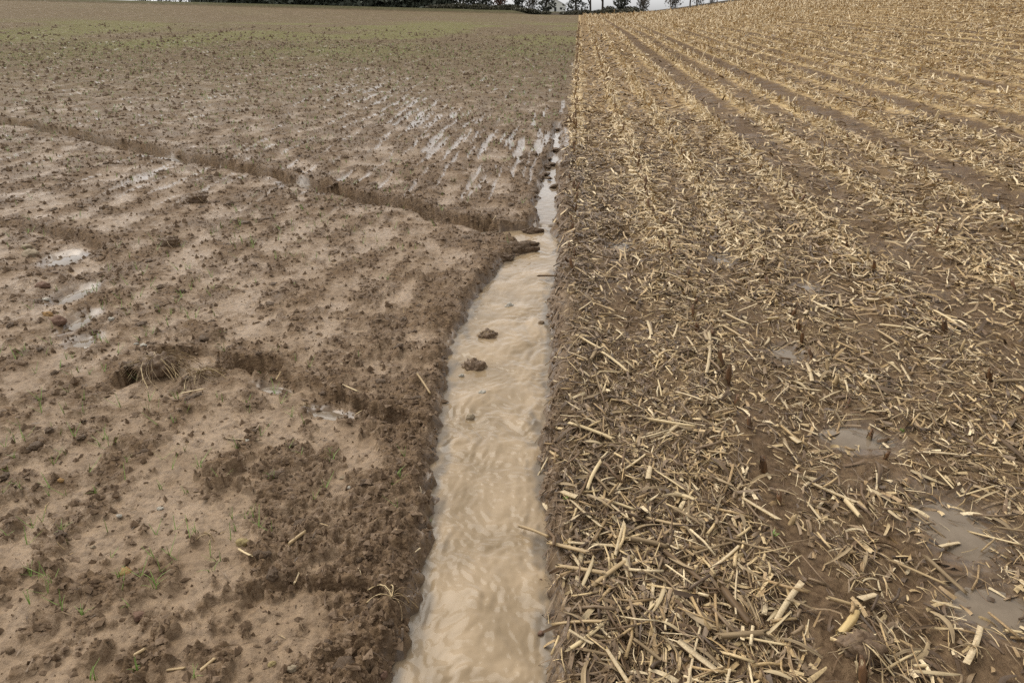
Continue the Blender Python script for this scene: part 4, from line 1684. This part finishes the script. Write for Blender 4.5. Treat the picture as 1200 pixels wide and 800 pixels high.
make_tree(622, D0 + 6, 3.0, 1.3, 'twiggy', 2102, 'grey leafless bush between two ivy-clad trees', 'bare_bush', None)
make_tree(637, D0 + 3, 8, 2.0, 'leaning', 2103, 'leaning ivy-clad tree left of the white house', 'ivy_clad_tree', None)
make_tree(675, D0 + 3, 8.5, 3.0, 'ivy', 2104, 'broad dark evergreen tree right of the white house', 'ivy_clad_tree', None)
make_tree(692, D0 + 8, 6, 1.2, 'bare', 2105, 'thin bare tree behind the stubble corner', 'bare_tree', None)
make_tree(706, D0 + 3, 8, 1.0, 'bare', 2106, 'bare forked tree with dark trunk beside a leaning dark tree', 'bare_tree', None)
make_tree(725, D0 + 2, 6.5, 2.0, 'leaning', 2107, 'dark leaning ivy-clad tree at the stubble corner', 'ivy_clad_tree', None)
make_tree(714, D0 + 2, 1.1, 1.2, 'dull', 2111, 'low dull bush under the bare forked tree', 'shrub', None)
make_tree(738, D0 + 3, 1.0, 1.3, 'dull', 2112, 'low dull bush beside the leaning dark tree', 'shrub', None)
make_tree(753, D0 + 3, 2.2, .9, 'twiggy', 2108, 'grey leafless bush standing alone on the skyline', 'bare_bush', None)
make_tree(789, D0 + 10, 2.6, 1.5, 'twiggy', 2109, 'wide grey leafless bush beside the pole', 'bare_bush', None)
make_tree(818, D0 + 10, 3.2, 1.2, 'twiggy', 2110, 'grey leafless bush right of the pole on the hill', 'bare_bush', None)
make_tree(834, D0 + 10, 3.2, 1.0, 'twiggy', 2113, 'last grey leafless bush up the stubble hill', 'bare_bush', None)

for i, px in enumerate(range(512, 742, 12)):
    if 636 < px < 668:
        continue
    make_tree(px + i % 3, FIELD_END + 4 + (i * 5 % 4) * .6, .5 + (i * 7 % 5) * .08, 1.5, 'dull', 2200 + i, 'low brown-green scrub along the far field edge', 'scrub_bush', 'low scrub along the field edge')
# pole with wires
x = float(at_depth(808, D0 + 12))
e = link(bpy.data.objects.new('utility_pole', None))
zp = ground_z(x, D0 + 12)
e.location = (x, D0 + 12, zp)
M_POLE = plain('weathered_pole_wood', (.08, .065, .05), (.12, .10, .08), 4, .8, 0)
link(bpy.data.objects.new('post', limb_mesh('post', [((0, 0, -.3), (0, 0, 7), .12, .09)], M_POLE)), e)
link(bpy.data.objects.new('crossarm', limb_mesh('crossarm', [((-.7, 0, 6.6), (.7, 0, 6.6), .05, .05)], M_POLE)), e)
tag(e, 'dark wooden utility pole on the skyline beyond the stubble', 'pole')

# white house far behind
HX, HY = float(at_depth(651, 430)), 430.0
hz = ground_z(HX, HY)
e = link(bpy.data.objects.new('white_house', None))
e.location = (HX, HY, hz)
M_WALL = plain('white_render', (.78, .77, .72), (.70, .69, .64), .8, .7, 0)
M_ROOF = plain('grey_slate_roof', (.10, .095, .09), (.15, .14, .13), 1.5, .7, 0)
M_DARK = plain('dark_window_glass', (.02, .022, .025), (.03, .032, .035), 1, .2, 0)
w_, dp, eh, rh = 5.2, 4.0, 3.0, 5.6
wall = small_mesh('wall', [(-w_, -dp, 0), (w_, -dp, 0), (w_, -dp, eh), (0, -dp, rh), (-w_, -dp, eh), (-w_, dp, 0), (w_, dp, 0), (w_, dp, eh), (0, dp, rh), (-w_, dp, eh)],
                  [(0, 1, 2, 3, 4), (9, 8, 7, 6, 5), (1, 6, 7, 2), (5, 0, 4, 9)], M_WALL, smooth=False)
link(bpy.data.objects.new('wall', wall), e)
rf = small_mesh('roof', [(-w_ - .3, -dp - .3, eh - .1), (0, -dp - .3, rh + .1), (w_ + .3, -dp - .3, eh - .1), (-w_ - .3, dp + .3, eh - .1), (0, dp + .3, rh + .1), (w_ + .3, dp + .3, eh - .1),
                         (-w_ - .3, -dp - .3, eh + .1), (0, -dp - .3, rh + .32), (w_ + .3, -dp - .3, eh + .1), (-w_ - .3, dp + .3, eh + .1), (0, dp + .3, rh + .32), (w_ + .3, dp + .3, eh + .1)],
                [(0, 3, 4, 1), (1, 4, 5, 2), (6, 7, 10, 9), (7, 8, 11, 10), (0, 1, 7, 6), (1, 2, 8, 7), (4, 3, 9, 10), (5, 4, 10, 11), (3, 0, 6, 9), (2, 5, 11, 8)], M_ROOF, smooth=False)
link(bpy.data.objects.new('roof', rf), e)
for nm, (x0, x1, z0, z1) in [('door', (-.6, .5, 0, 2.1)), ('window', (-3.6, -2.4, .9, 2.0)), ('window', (2.3, 3.5, .9, 2.0)), ('window', (-.5, .5, 3.3, 4.2))]:
    yy = -dp - .06
    me = small_mesh(nm, [(x0, yy, z0), (x1, yy, z0), (x1, yy, z1), (x0, yy, z1), (x0, -dp + .05, z0), (x1, -dp + .05, z0), (x1, -dp + .05, z1), (x0, -dp + .05, z1)],
                    [(0, 1, 2, 3), (4, 7, 6, 5), (0, 4, 5, 1), (1, 5, 6, 2), (2, 6, 7, 3), (3, 7, 4, 0)], M_DARK, smooth=False)
    wo_ = link(bpy.data.objects.new(nm, me), e)
    fr = small_mesh('frame', [(x0 - .08, yy - .03, z0 - .1), (x1 + .08, yy - .03, z0 - .1), (x1 + .08, yy - .03, z0), (x0 - .08, yy - .03, z0), (x0 - .08, yy + .05, z0 - .1), (x1 + .08, yy + .05, z0 - .1), (x1 + .08, yy + .05, z0), (x0 - .08, yy + .05, z0)],
                    [(0, 1, 2, 3), (4, 7, 6, 5), (0, 4, 5, 1), (1, 5, 6, 2), (2, 6, 7, 3), (3, 7, 4, 0)], M_WALL, smooth=False)
    link(bpy.data.objects.new('sill' if nm == 'window' else 'step', fr), wo_)
tag(e, 'white gabled house seen between dark trees beyond the field', 'house')
